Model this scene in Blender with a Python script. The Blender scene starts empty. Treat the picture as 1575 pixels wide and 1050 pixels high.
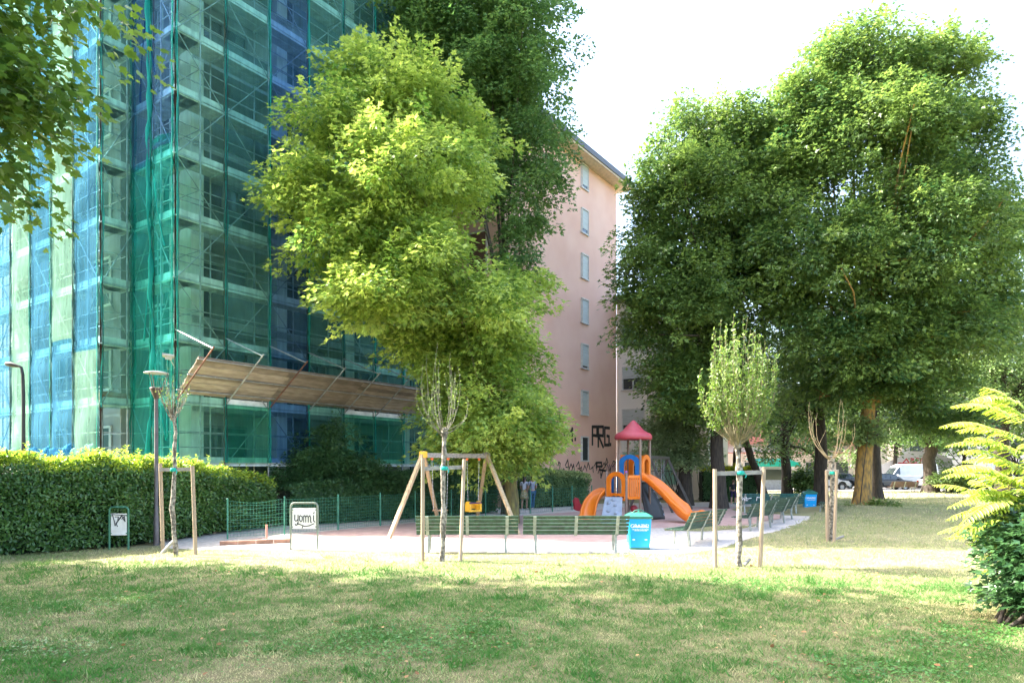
import bpy, math, random
import numpy as np
from mathutils import Vector, Matrix
R = math.radians
SC = bpy.context.scene
COL = SC.collection
random.seed(7)
# ------------------------------------------------------------------ camera, sky, sun, exposure
CAMH, FPX, HOR = 2.05, 1050.0, 718.0
cd = bpy.data.cameras.new('camera'); cam = bpy.data.objects.new('camera', cd); COL.objects.link(cam)
cam.location = (0, 0, CAMH); cam.rotation_euler = (R(90), 0, 0)
cd.lens = 24; cd.sensor_width = 36; cd.shift_y = (HOR-525)/1575.0
cd.clip_start = 0.1; cd.clip_end = 2000
SC.camera = cam
SUN_EL, SUN_DIR = R(47), (-0.975, 0.22)
wd = bpy.data.worlds.new('World'); SC.world = wd; wd.use_nodes = True
nt = wd.node_tree; bg = nt.nodes['Background']
sky = nt.nodes.new('ShaderNodeTexSky'); sky.sky_type = 'NISHITA'; sky.sun_disc = False
sky.sun_elevation = SUN_EL; sky.sun_rotation = math.atan2(SUN_DIR[0], SUN_DIR[1])
sky.air_density = 1.0; sky.dust_density = 5.0; sky.ozone_density = 1.0
nt.links.new(sky.outputs[0], bg.inputs[0]); bg.inputs[1].default_value = 0.15
sl = bpy.data.lights.new('sun', 'SUN'); sl.energy = 3.6; sl.angle = R(0.5); sl.color = (1.0, 0.95, 0.86)
so = bpy.data.objects.new('sun', sl); COL.objects.link(so)
sv = Vector((SUN_DIR[0]*math.cos(SUN_EL), SUN_DIR[1]*math.cos(SUN_EL), math.sin(SUN_EL)))
so.rotation_euler = sv.to_track_quat('Z', 'Y').to_euler()
so.location = (-20, 10, 30)
SC.view_settings.view_transform = 'Standard'; SC.view_settings.look = 'None'
SC.view_settings.exposure = 2.92; SC.view_settings.gamma = 1.0
SC.render.engine = 'CYCLES'
SC.cycles.max_bounces = 8; SC.cycles.transparent_max_bounces = 24
SC.cycles.diffuse_bounces = 4; SC.cycles.transmission_bounces = 6

# ------------------------------------------------------------------ helpers
def W(px, py, Y): return Vector(((px-787.5)/FPX*Y, Y, CAMH+(HOR-py)/FPX*Y))
def G(px, py):
    Y = CAMH*FPX/(py-HOR); return Vector(((px-787.5)/FPX*Y, Y, 0))
def GX(px, Y): return Vector(((px-787.5)/FPX*Y, Y, 0))

MATS = {}
def mat(name, col, rough=.7, metal=0, var=.12, scale=6, bump=0, bscale=40, island=0, spec=.5, col2=None, stretch=None, coat=0, thr=(.35,.65), transl=0):
    if name in MATS: return MATS[name]
    m = bpy.data.materials.new(name); m.use_nodes = True; MATS[name] = m
    n = m.node_tree.nodes; l = m.node_tree.links; b = n['Principled BSDF']
    b.inputs['Roughness'].default_value = rough; b.inputs['Metallic'].default_value = metal
    b.inputs['Specular IOR Level'].default_value = spec
    b.inputs['Coat Weight'].default_value = coat
    tc = n.new('ShaderNodeTexCoord'); mp = n.new('ShaderNodeMapping'); l.new(tc.outputs['Object'], mp.inputs[0])
    if stretch: mp.inputs['Scale'].default_value = stretch
    nz = n.new('ShaderNodeTexNoise'); nz.inputs['Scale'].default_value = scale; nz.inputs['Detail'].default_value = 6
    l.new(mp.outputs[0], nz.inputs['Vector'])
    rp = n.new('ShaderNodeValToRGB'); l.new(nz.outputs[0], rp.inputs[0])
    c2 = col2 if col2 else tuple(c*(1+var) for c in col); c1 = col if col2 else tuple(c*(1-var) for c in col)
    rp.color_ramp.elements[0].position = thr[0]; rp.color_ramp.elements[1].position = thr[1]
    rp.color_ramp.elements[0].color = (*c1, 1); rp.color_ramp.elements[1].color = (*c2, 1)
    out = rp.outputs[0]
    if island:
        g = n.new('ShaderNodeNewGeometry'); mr = n.new('ShaderNodeMapRange')
        l.new(g.outputs['Random Per Island'], mr.inputs[0]); mr.inputs[3].default_value = 1-island; mr.inputs[4].default_value = 1+island
        mx = n.new('ShaderNodeVectorMath'); mx.operation = 'SCALE'
        l.new(out, mx.inputs[0]); l.new(mr.outputs[0], mx.inputs['Scale']); out = mx.outputs[0]
    l.new(out, b.inputs['Base Color'])
    if bump:
        n2 = n.new('ShaderNodeTexNoise'); n2.inputs['Scale'].default_value = bscale; n2.inputs['Detail'].default_value = 5
        l.new(mp.outputs[0], n2.inputs['Vector'])
        bp = n.new('ShaderNodeBump'); bp.inputs['Strength'].default_value = bump; bp.inputs['Distance'].default_value = .02
        l.new(n2.outputs[0], bp.inputs['Height']); l.new(bp.outputs[0], b.inputs['Normal'])
    return m

def leafmat(name, dark, light, trans=None, tw=.35, rough=.45, spec=.45):
    tw *= .75
    """leaf colour varies leaf to leaf through a per-leaf random number"""
    if name in MATS: return MATS[name]
    m = bpy.data.materials.new(name); m.use_nodes = True; MATS[name] = m
    n = m.node_tree.nodes; l = m.node_tree.links; b = n['Principled BSDF']
    at = n.new('ShaderNodeAttribute'); at.attribute_name = 'tint'
    rp = n.new('ShaderNodeValToRGB'); l.new(at.outputs['Fac'], rp.inputs[0])
    rp.color_ramp.elements[0].color = (*dark, 1); rp.color_ramp.elements[1].color = (*light, 1)
    l.new(rp.outputs[0], b.inputs['Base Color']); b.inputs['Roughness'].default_value = rough
    b.inputs['Specular IOR Level'].default_value = spec
    tr = n.new('ShaderNodeBsdfTranslucent'); mx = n.new('ShaderNodeMixShader'); mx.inputs[0].default_value = tw
    hs = n.new('ShaderNodeHueSaturation'); hs.inputs['Hue'].default_value = .492; hs.inputs['Value'].default_value = 2.0; hs.inputs['Saturation'].default_value = 1.05
    l.new(rp.outputs[0], hs.inputs['Color']); l.new(hs.outputs[0], tr.inputs[0])
    l.new(b.outputs[0], mx.inputs[1]); l.new(tr.outputs[0], mx.inputs[2])
    l.new(mx.outputs[0], n['Material Output'].inputs[0])
    return m

def netmat(name, col, opac=.5, tint=(.8, .95, .9)):
    if name in MATS: return MATS[name]
    m = bpy.data.materials.new(name); m.use_nodes = True; MATS[name] = m
    n = m.node_tree.nodes; l = m.node_tree.links; n.remove(n['Principled BSDF'])
    df = n.new('ShaderNodeBsdfDiffuse'); tl = n.new('ShaderNodeBsdfTranslucent'); tp = n.new('ShaderNodeBsdfTransparent')
    tp.inputs[0].default_value = (*tint, 1)
    tc = n.new('ShaderNodeTexCoord'); nz = n.new('ShaderNodeTexNoise'); nz.inputs['Scale'].default_value = .9; nz.inputs['Detail'].default_value = 5
    l.new(tc.outputs['Object'], nz.inputs['Vector'])
    rp = n.new('ShaderNodeValToRGB'); l.new(nz.outputs[0], rp.inputs[0])
    rp.color_ramp.elements[0].position = .35; rp.color_ramp.elements[1].position = .7
    rp.color_ramp.elements[0].color = (*[c*.8 for c in col], 1); rp.color_ramp.elements[1].color = (*[min(1, c*1.15+.02) for c in col], 1)
    l.new(rp.outputs[0], df.inputs[0]); l.new(rp.outputs[0], tl.inputs[0])
    m1 = n.new('ShaderNodeMixShader'); m1.inputs[0].default_value = .35; l.new(df.outputs[0], m1.inputs[1]); l.new(tl.outputs[0], m1.inputs[2])
    # weave density varies from place to place and in fine vertical creases
    mp = n.new('ShaderNodeMapping'); mp.inputs['Scale'].default_value = (3, 3, .25); l.new(tc.outputs['Object'], mp.inputs[0])
    n3 = n.new('ShaderNodeTexNoise'); n3.inputs['Scale'].default_value = 2.4; n3.inputs['Detail'].default_value = 6; l.new(mp.outputs[0], n3.inputs['Vector'])
    mr = n.new('ShaderNodeMapRange'); mr.inputs[1].default_value = .3; mr.inputs[2].default_value = .75
    mr.inputs[3].default_value = max(0, opac-.1); mr.inputs[4].default_value = min(1, opac+.16); l.new(n3.outputs[0], mr.inputs[0])
    m2 = n.new('ShaderNodeMixShader'); l.new(mr.outputs[0], m2.inputs[0]); l.new(tp.outputs[0], m2.inputs[1]); l.new(m1.outputs[0], m2.inputs[2])
    l.new(m2.outputs[0], n['Material Output'].inputs[0])
    return m

class MB:
    def __init__(s, smooth=False): s.v = []; s.f = []; s.sm = smooth; s.smf = []
    def _add(s, vs, fs, sm=False):
        o = len(s.v); s.v.extend([tuple(v) for v in vs]); s.f.extend([tuple(i+o for i in f) for f in fs]); s.smf.extend([sm]*len(fs))
    def box(s, c, size, rot=0, M=None):
        hx, hy, hz = [q/2 for q in size]; c = Vector(c)
        m = M if M else Matrix.Rotation(rot, 3, 'Z')
        vs = [c+m@Vector((x*hx, y*hy, z*hz)) for z in (-1, 1) for y in (-1, 1) for x in (-1, 1)]
        s._add(vs, [(0, 2, 3, 1), (4, 5, 7, 6), (0, 1, 5, 4), (2, 6, 7, 3), (0, 4, 6, 2), (1, 3, 7, 5)])
        return s
    def beam(s, p0, p1, w, h=None, up=(0, 0, 1)):
        p0, p1 = Vector(p0), Vector(p1); h = h or w; d = (p1-p0); L = d.length
        if L < 1e-6: return s
        d /= L; u = Vector(up)
        if abs(d.dot(u)) > .98: u = Vector((0, 1, 0))
        sd = d.cross(u).normalized(); u = sd.cross(d).normalized()
        M = Matrix((d, sd, u)).transposed()
        return s.box((p0+p1)/2, (L, w, h), M=M)
    def tube(s, pts, r, n=8, cap=True, sm=True):
        pts = [Vector(p) for p in pts]; k = len(pts); rr = r if hasattr(r, '__len__') else [r]*k
        vs = []; up = Vector((0, 0, 1)); prev = None
        for i, p in enumerate(pts):
            d = (pts[min(i+1, k-1)]-pts[max(i-1, 0)])
            d = d.normalized() if d.length > 1e-9 else Vector((0, 0, 1))
            if prev is None:
                a = d.cross(Vector((0, 0, 1)) if abs(d.z) < .9 else Vector((1, 0, 0))).normalized()
            else:
                a = (prev-d*prev.dot(d)).normalized()
            prev = a; b = d.cross(a)
            for j in range(n):
                t = 2*math.pi*j/n; vs.append(p+(a*math.cos(t)+b*math.sin(t))*rr[i])
        fs = [(i*n+j, i*n+(j+1) % n, (i+1)*n+(j+1) % n, (i+1)*n+j) for i in range(k-1) for j in range(n)]
        s._add(vs, fs, sm)
        if cap: s._add([vs[j] for j in range(n)], [tuple(range(n))[::-1]]); s._add([vs[(k-1)*n+j] for j in range(n)], [tuple(range(n))])
        return s
    def plate(s, poly, ext):
        n = len(poly); e = Vector(ext); a = [Vector(p) for p in poly]; b = [p+e for p in a]
        s._add(a+b, [tuple(range(n))[::-1], tuple(range(n, 2*n))]+[(i, (i+1) % n, n+(i+1) % n, n+i) for i in range(n)]); return s
    def lathe(s, prof, c, n=16, sm=True):
        c = Vector(c); vs = []
        for (r, z) in prof:
            for j in range(n):
                t = 2*math.pi*j/n; vs.append(c+Vector((r*math.cos(t), r*math.sin(t), z)))
        k = len(prof)
        s._add(vs, [(i*n+j, i*n+(j+1) % n, (i+1)*n+(j+1) % n, (i+1)*n+j) for i in range(k-1) for j in range(n)], sm); return s
    def grid(s, fn, nu, nv, sm=True):
        vs = [fn(i/nu, j/nv) for j in range(nv+1) for i in range(nu+1)]
        s._add(vs, [(j*(nu+1)+i, j*(nu+1)+i+1, (j+1)*(nu+1)+i+1, (j+1)*(nu+1)+i) for j in range(nv) for i in range(nu)], sm); return s
    def build(s, name, m, parent=None, loc=None, bevel=0, off=None):
        me = bpy.data.meshes.new(name)
        if loc is None: loc = Vector((0, 0, 0))
        o_ = Vector(off) if off is not None else (Vector(loc) if parent is None else Vector((0, 0, 0)))
        me.from_pydata([(v[0]-o_.x, v[1]-o_.y, v[2]-o_.z) for v in s.v], [], s.f)
        me.materials.append(m)
        if any(s.smf): me.polygons.foreach_set('use_smooth', s.smf)
        me.update()
        o = bpy.data.objects.new(name, me); COL.objects.link(o)
        if parent: o.parent = parent
        else: o.location = loc
        if bevel:
            b = o.modifiers.new('bevel', 'BEVEL'); b.width = bevel; b.segments = 2; b.limit_method = 'ANGLE'
        return o

def thing(name, label, cat, loc=(0, 0, 0), rz=0, group=None):
    o = bpy.data.objects.new(name, None); COL.objects.link(o); o.location = loc; o.rotation_euler = (0, 0, rz)
    o.empty_display_size = .2
    o['label'] = label; o['category'] = cat
    if group: o['group'] = group
    return o
def tag(o, label, cat, group=None):
    o['label'] = label; o['category'] = cat
    if group: o['group'] = group
    return o
def struct(o): o['kind'] = 'structure'; return o
def dup(root, loc, rz, label, group=None):
    r = root.copy(); COL.objects.link(r); r.location = loc; r.rotation_euler = (0, 0, rz); r['label'] = label
    if group: r['group'] = group
    for ch in list(root.children):
        c = ch.copy(); COL.objects.link(c); c.parent = r
        for g in list(ch.children):
            d = g.copy(); COL.objects.link(d); d.parent = c
    return r
def strokes(mb, org, ru, uu, polylines, w, th=.006):
    """painted strokes lying on a plane"""
    org, ru, uu = Vector(org), Vector(ru), Vector(uu); nn = ru.cross(uu).normalized()
    for pl in polylines:
        pts = [org+ru*a+uu*b for a, b in pl]
        for a, b in zip(pts[:-1], pts[1:]):
            d = (b-a).normalized(); mb.beam(a-d*w*.4, b+d*w*.4, w, th, up=nn)
def text_obj(name, txt, size, m, parent, loc, rot, ext=.002):
    cu = bpy.data.curves.new(name, 'FONT'); cu.body = txt; cu.size = size; cu.extrude = ext; cu.align_x = 'CENTER'; cu.align_y = 'CENTER'
    t = bpy.data.objects.new(name+'_curve', cu); COL.objects.link(t)
    dg = bpy.context.evaluated_depsgraph_get(); me = bpy.data.meshes.new_from_object(t.evaluated_get(dg))
    bpy.data.objects.remove(t)
    me.materials.clear(); me.materials.append(m)
    o = bpy.data.objects.new(name, me); COL.objects.link(o); o.parent = parent; o.location = loc; o.rotation_euler = rot
    return o

# ------------------------------------------------------------------ foliage
TM = {
 'rhomb': (np.array([(0,0,0),(.42,-.30,.07),(1,0,-.05),(.42,.30,.07)],float), [(0,1,2),(0,2,3)]),
 'oval': (np.array([(0,0,0),(.3,-.2,.05),(.7,-.19,.04),(1,0,-.08),(.7,.19,.04),(.3,.2,.05)],float), [(0,1,2),(0,2,3),(0,3,4),(0,4,5)]),
 'lobed': (np.array([(0,0,0),(.12,-.38,.03),(.38,-.28,0),(.55,-.5,-.05),(.62,-.2,.02),(1,0,-.1),(.62,.2,.02),(.55,.5,-.05),(.38,.28,0),(.12,.38,.03)],float),
           [(0,1,2),(0,2,4),(2,3,4),(0,4,5),(0,5,6),(0,6,8),(6,7,8),(0,8,9)]),
 'tri3': (np.array([(0,0,0),(.45,-.42,.02),(.5,-.12,.03),(1,0,-.08),(.5,.12,.03),(.45,.42,.02)],float), [(0,1,2),(0,2,3),(0,3,4),(0,4,5)]),
 'blade': (np.array([(0,-.5,0),(0,.5,0),(1,0,0)],float), [(0,1,2)]),
}
def nrm(a): return a/np.maximum(np.linalg.norm(a, axis=1, keepdims=True), 1e-9)
def leaves(name, pos, axis, nor, size, tm, m, parent=None, loc=(0, 0, 0), tint=None, width=1.0):
    T, F = TM[tm]; N = len(pos); k = len(T)
    axis = nrm(axis); side = nrm(np.cross(nor, axis)); nor = np.cross(axis, side)
    size = np.asarray(size).reshape(-1, 1, 1)*np.ones((N, 1, 1)); width = np.asarray(width).reshape(-1, 1, 1)*np.ones((N, 1, 1))
    V = pos[:, None, :]+size*(T[None, :, 0:1]*axis[:, None, :]+T[None, :, 1:2]*side[:, None, :]*width+T[None, :, 2:3]*nor[:, None, :])
    V = (V-np.array(loc)).reshape(-1, 3).astype(np.float32)
    Fa = np.array(F, dtype=np.int32); nf = len(Fa)
    idx = (Fa[None]+(np.arange(N, dtype=np.int32)*k)[:, None, None]).reshape(-1)
    me = bpy.data.meshes.new(name); me.vertices.add(N*k); me.vertices.foreach_set('co', V.reshape(-1))
    me.loops.add(N*nf*3); me.loops.foreach_set('vertex_index', idx)
    me.polygons.add(N*nf); me.polygons.foreach_set('loop_start', np.arange(0, N*nf*3, 3, dtype=np.int32))
    me.update(calc_edges=True)
    if tint is None: tint = np.random.rand(N)
    at = me.attributes.new('tint', 'FLOAT', 'POINT'); at.data.foreach_set('value', np.repeat(np.clip(tint, 0, 1), k).astype(np.float32))
    me.materials.append(m)
    o = bpy.data.objects.new(name, me); COL.objects.link(o)
    if parent: o.parent = parent
    else: o.location = loc
    return o
def vnoise(x, y, sc, seed=0):
    """smooth value noise 0..1"""
    x = x*sc+seed*17.3; y = y*sc+seed*9.1; xi = np.floor(x); yi = np.floor(y); fx = x-xi; fy = y-yi
    h = lambda a, b: np.modf(np.abs(np.sin(a*127.1+b*311.7+seed)*43758.5453))[0]
    fx = fx*fx*(3-2*fx); fy = fy*fy*(3-2*fy)
    return (h(xi, yi)*(1-fx)+h(xi+1, yi)*fx)*(1-fy)+(h(xi, yi+1)*(1-fx)+h(xi+1, yi+1)*fx)*fy
def blob(px, py, Y, rx, ry, rd=None):
    c = W(px, py, Y); a = rx/FPX*Y; b = ry/FPX*Y
    return (c.x, c.y, c.z, a, rd if rd else (a+b)/2, b)
def crown(blobs, nb, per, rng, br=(.5, 1.1), fl=.55, shell=.2, spikes=.12, droop=.25, holes=(), fluff=1.0):
    B = np.array(blobs); wts = (B[:, 3]*B[:, 5]+B[:, 3]*B[:, 4]); wts = wts/wts.sum()
    pos = []; nor = []; ax = []; tin = []; cen = []
    made = 0; tries = 0
    while made < nb and tries < nb*6:
        tries += 1
        b = B[rng.choice(len(B), p=wts)]; d = rng.normal(size=3); d /= np.linalg.norm(d)
        if d[2] < -.3 and rng.random() < .4: d[2] *= -1
        sp = rng.random() < spikes; deep = (not sp) and rng.random() < .2
        rr = rng.uniform(.2, .72) if deep else rng.uniform(1.0, 1.14) if sp else 1-abs(rng.normal())*shell
        c = b[:3]+d*b[3:]*rr
        q = np.sqrt((((c-B[:, :3])/B[:, 3:])**2).sum(1)).min()
        if not deep and q < .55 and rng.random() < .75: continue
        if any((((c-np.array(h[:3]))/np.array(h[3:]))**2).sum() < 1 for h in holes): continue
        if c[2] < .3: continue
        made += 1; cen.append(c)
        s = br[1]*1.1 if deep else rng.uniform(*br)*(.6 if sp else 1); n = max(6, int(per*(s/br[1])**1.6))
        u = rng.normal(size=(n, 3)); u /= np.linalg.norm(u, axis=1)[:, None]
        out = d*np.array([1, 1, .3]); out /= max(np.linalg.norm(out), .01)
        p = u*(rng.random((n, 1))**.45)*s
        p = p*np.array([1, 1, fl]); p += out*(p@out)[:, None]*.5
        if sp: p = p*np.array([.6, .6, 2.2]) if d[2] > .45 else p*.62+out*(p@out)[:, None]*.9+np.array([0, 0, .12])*(p@out)[:, None]
        p[:, 2] -= droop*((p[:, :2]**2).sum(1))/max(s, .1)
        pos.append(c+p)
        nor.append(np.array([0, 0, .7])+u*.45*fluff+d*.4+rng.normal(size=(n, 3))*.42)
        ax.append(u*np.array([1, 1, .3])+out*.6+np.array([0, 0, -.35])+rng.normal(size=(n, 3))*.3)
        tin.append(np.clip(rng.normal(.5, .16)+rng.normal(size=n)*.16, 0, 1))
    return [np.concatenate(q) for q in (pos, ax, nor)]+[np.concatenate(tin), np.array(cen)]
def limbs(mb, base, fork, r0, targets, rng, nl=14, wob=.25, r_end=.03, lean=None, buttress=1.5):
    """tapered trunk from base to fork, limbs up through the crown"""
    base, fork = Vector(base), Vector(fork); n = 9; pts = []; rr = []
    for i in range(n+1):
        t = i/n; p = base.lerp(fork, t)
        if 0 < i: p = p+Vector((rng.normal()*.16, rng.normal()*.16, 0))*wob*r0*3*math.sin(t*math.pi)
        pts.append(p); rr.append(r0*(1-.28*t)*(1+(buttress-1)*math.exp(-t*14)))
    pts[0].z -= .12
    mb.tube(pts, rr, 12, cap=False)
    fr = rr[-1]
    idx = rng.choice(len(targets), min(nl, len(targets)), replace=False)
    for q, i in enumerate(idx):
        tgt = Vector(targets[i]); st = pts[int(rng.integers(n-3, n+1))] if q > 2 else pts[n]
        if tgt.z < st.z+.5: st = pts[n-3]
        mid = st.lerp(tgt, .45)+Vector((0, 0, (tgt-st).length*.12))
        m2 = st.lerp(tgt, .75)+Vector((rng.normal()*.3, rng.normal()*.3, (tgt-st).length*.08))
        r1 = fr*rng.uniform(.22, .5)
        mb.tube([st, st.lerp(mid, .5)+Vector((rng.normal()*.1, 0, rng.normal()*.1)), mid, m2, tgt], [r1, r1*.85, r1*.62, r1*.38, r_end], 7, cap=False)
        for k in range(2):
            a = mid.lerp(m2, rng.random()); b = Vector(targets[int(rng.integers(len(targets)))])
            if (b-a).length < 4.5: mb.tube([a, a.lerp(b, .5)+Vector((0, 0, .2)), b], [r1*.4, r1*.25, .012], 5, cap=False)
def tree(name, label, cat, base, fork, r0, blobs, nb, per, leaf, tm, lm, bark, seed, group=None, nl=14, br=(.5, 1.1), buttress=1.5, extra=None, shrink=1.0, **kw):
    blobs = [(*b[:3], b[3]*shrink, b[4]*shrink, b[5]*shrink) for b in blobs]
    rng = np.random.default_rng(seed)
    t = thing(name, label, cat, base, 0, group)
    pos, ax, nor, tin, cen = crown(blobs, nb, per, rng, br, **kw)
    sz = leaf*rng.uniform(.55, 1.3, len(pos))
    leaves('crown', pos, ax, nor, sz, tm, lm, t, base, tin)
    mb = MB(); limbs(mb, base, fork, r0, cen, rng, nl, buttress=buttress)
    if extra: extra(mb)
    mb.build('trunk', bark, t, off=base)
    return t
# ------------------------------------------------------------------ materials
M = MATS
bark = mat('bark', (.09,.07,.05), .9, var=.4, scale=5, bump=.9, bscale=14, stretch=(3, 3, .5))
bark_dark = mat('bark_dark', (.05,.038,.028), .9, var=.4, scale=5, bump=.9, bscale=14, stretch=(3, 3, .5))
bark_rust = mat('bark_mossy', (.11,.085,.05), .95, col2=(.50,.28,.06), scale=5, bump=1, bscale=12, stretch=(2.2, 2.2, .6), thr=(.32,.72))
bark_moss = mat('bark_olive_moss', (.10,.085,.05), .95, col2=(.26,.23,.07), scale=4, bump=1, bscale=12, stretch=(2.2, 2.2, .6), thr=(.32,.72))
bark_pale = mat('bark_pale', (.10,.085,.065), .9, col2=(.36,.32,.25), scale=14, bump=.8, bscale=30, thr=(.42,.6))
wood = mat('weathered_wood', (.36,.27,.18), .8, var=.22, scale=3, bump=.4, bscale=10, stretch=(14, 14, .7), island=.1)
twig = mat('twig', (.36,.27,.15), .8, var=.2, scale=12)
steel = mat('galvanised', (.42,.43,.44), .5, metal=.5, var=.25, scale=4)
rust = mat('rusty_steel', (.16,.07,.045), .75, var=.5, scale=5)
green_paint = mat('green_paint', (.045,.17,.10), .4, var=.2, scale=8)
bench_green = mat('bench_green', (.028,.07,.045), .45, var=.35, scale=9, island=.18, bump=.15)
bench_frame = mat('bench_frame', (.27,.29,.25), .6, var=.25, scale=9)
teal_m = mat('tie_teal', (.0,.36,.27), .6)
black_m = mat('black_paint', (.012,.011,.012), .6)
white_m = mat('white_print', (.8,.8,.8), .6, var=.02)
glass_d = mat('dark_glass', (.035,.05,.05), .08, var=.3, scale=.6, spec=.8)

# ------------------------------------------------------------------ ground
def sheet(name, poly, z, m, ragged=.0, seed=1, res=.35, thick=0):
    """flat sheet with a slightly ragged rim"""
    rng = random.Random(seed); pts = []
    n = len(poly)
    for i in range(n):
        a = Vector(poly[i]).to_2d(); b = Vector(poly[(i+1) % n]).to_2d(); k = max(1, int((b-a).length/res)); nn_ = Vector((-(b-a).y, (b-a).x)).normalized()
        for j in range(k):
            p = a.lerp(b, j/k)+nn_*(rng.uniform(-1, 1)*ragged); pts.append((p.x, p.y, z))
    me = bpy.data.meshes.new(name); me.from_pydata(pts, [], [tuple(range(len(pts)))]); me.materials.append(m); me.update()
    o = bpy.data.objects.new(name, me); COL.objects.link(o); return o
def ground_mat():
    m = bpy.data.materials.new('lawn'); m.use_nodes = True; n = m.node_tree.nodes; l = m.node_tree.links; b = n['Principled BSDF']
    b.inputs['Roughness'].default_value = .95; b.inputs['Specular IOR Level'].default_value = .1
    tc = n.new('ShaderNodeTexCoord')
    def nz(sc, d=6):
        q = n.new('ShaderNodeTexNoise'); q.inputs['Scale'].default_value = sc; q.inputs['Detail'].default_value = d; l.new(tc.outputs['Object'], q.inputs['Vector']); return q
    a, c, e = nz(.55), nz(6), nz(45)
    r1 = n.new('ShaderNodeValToRGB'); l.new(a.outputs[0], r1.inputs[0])
    r1.color_ramp.elements[0].position = .38; r1.color_ramp.elements[0].color = (.07,.14,.03,1)
    r1.color_ramp.elements[1].position = .6; r1.color_ramp.elements[1].color = (.22,.20,.10,1)
    r2 = n.new('ShaderNodeValToRGB'); l.new(c.outputs[0], r2.inputs[0])
    r2.color_ramp.elements[0].position = .35; r2.color_ramp.elements[0].color = (.07,.10,.03,1)
    r2.color_ramp.elements[1].position = .68; r2.color_ramp.elements[1].color = (.24,.18,.11,1)
    mx = n.new('ShaderNodeMixRGB'); mx.inputs[0].default_value = .55; l.new(r1.outputs[0], mx.inputs[1]); l.new(r2.outputs[0], mx.inputs[2])
    m3 = n.new('ShaderNodeMixRGB'); m3.blend_type = 'OVERLAY'; m3.inputs[0].default_value = .6; l.new(mx.outputs[0], m3.inputs[1]); l.new(e.outputs[0], m3.inputs[2])
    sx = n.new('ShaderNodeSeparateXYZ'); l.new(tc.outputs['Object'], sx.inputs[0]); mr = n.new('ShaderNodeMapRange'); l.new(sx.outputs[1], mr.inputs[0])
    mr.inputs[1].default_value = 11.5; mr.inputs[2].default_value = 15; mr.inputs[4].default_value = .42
    m4 = n.new('ShaderNodeMixRGB'); l.new(mr.outputs[0], m4.inputs[0]); l.new(m3.outputs[0], m4.inputs[1]); m4.inputs[2].default_value = (.46,.42,.24,1)  # dry straw mixed in past the shadow edge, brightening the sunlit zone by colour
    l.new(m4.outputs[0], b.inputs['Base Color'])
    bp = n.new('ShaderNodeBump'); bp.inputs['Strength'].default_value = .8; bp.inputs['Distance'].default_value = .05; l.new(e.outputs[0], bp.inputs['Height']); l.new(bp.outputs[0], b.inputs['Normal'])
    return m
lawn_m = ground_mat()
R7B = GX(1325, 33)
def lawn():
    mb = MB()
    def h(x, y):
        d = math.hypot((x-R7B.x+.6)/3.2, (y-R7B.y+1)/2.2); return .28*math.exp(-d*d)
    xs = [-400, -60, -30]+[i*.75-24 for i in range(65)]+[30, 60, 400]; ys = [-60, -10, 0]+[3+i*.75 for i in range(60)]+[60, 100, 900]
    vs = [(x, y, h(x, y)) for y in ys for x in xs]; nx = len(xs)
    mb._add(vs, [(j*nx+i, j*nx+i+1, (j+1)*nx+i+1, (j+1)*nx+i) for j in range(len(ys)-1) for i in range(nx-1)], True)
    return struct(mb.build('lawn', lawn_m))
lawn()
gravel_m = mat('gravel', (.46,.41,.36), .95, col2=(.66,.59,.53), scale=9, bump=.8, bscale=90)
PATH = [(-30, 17.5), (-13, 16.9), (-9.6, 17.3), (-8.3, 17.0), (-4, 16.7), (0, 16.2), (3.6, 16.0), (4.5, 16.5), (5.5, 17.6), (7.0, 19.7), (8.8, 22.3), (10.8, 25.4), (12.6, 28.6), (15, 32), (16, 36), (12, 40), (4, 38), (-3, 32), (-8.2, 26), (-11, 22), (-14, 20), (-30, 21)]
PATH[0] = (-9.9, 19.3); PATH[1] = (-9.4, 18.3); PATH[2] = (-8.9, 17.6); PATH = [p for p in PATH if p != (-30, 21) and p != (-14, 20)]
struct(sheet('path', PATH, .006, gravel_m, .10, 3))
rub_m = mat('rubber_surface', (.44,.285,.245), .9, col2=(.52,.35,.305), scale=3, bump=.5, bscale=120)
RUB = [(-7.6, 19.25), (-3, 18.9), (2.6, 18.6), (3.7, 20.0), (4.6, 22.8), (8.0, 23.8), (10.6, 27.0), (12.5, 31), (11.5, 35), (6, 35), (2.2, 30.6), (-3.6, 25), (-5.6, 22.3)]
struct(sheet('playground_surface', RUB, .010, rub_m, .03, 5))
STRIP = [(4.9, 21.9), (6.1, 21.7), (7.6, 22.6), (8.6, 23.9), (6.8, 23.6), (5.0, 22.7)]
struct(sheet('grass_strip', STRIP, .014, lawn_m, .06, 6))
asph = mat('asphalt', (.14,.14,.145), .9, var=.15, scale=1.5, bump=.3, bscale=80)
pave = mat('pavement', (.42,.40,.37), .9, var=.12, scale=3, bump=.2)
mb = MB(); mb.box((20, 57.0, .06), (170, 2.6, .12)); struct(mb.build('pavement', pave))
mb = MB(); mb.box((20, 66.4, .004), (170, 16.2, .008)); struct(mb.build('road', asph))
mb = MB(); mb.box((20, 76.2, .06), (170, 3.4, .12)); struct(mb.build('pavement', pave))
mb = MB()
for i in range(26): mb.box((-30+i*4.6, 68.3, .013), (2.4, .14, .008))
struct(mb.build('road_marking', mat('road_paint', (.75,.75,.72), .7)))
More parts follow.
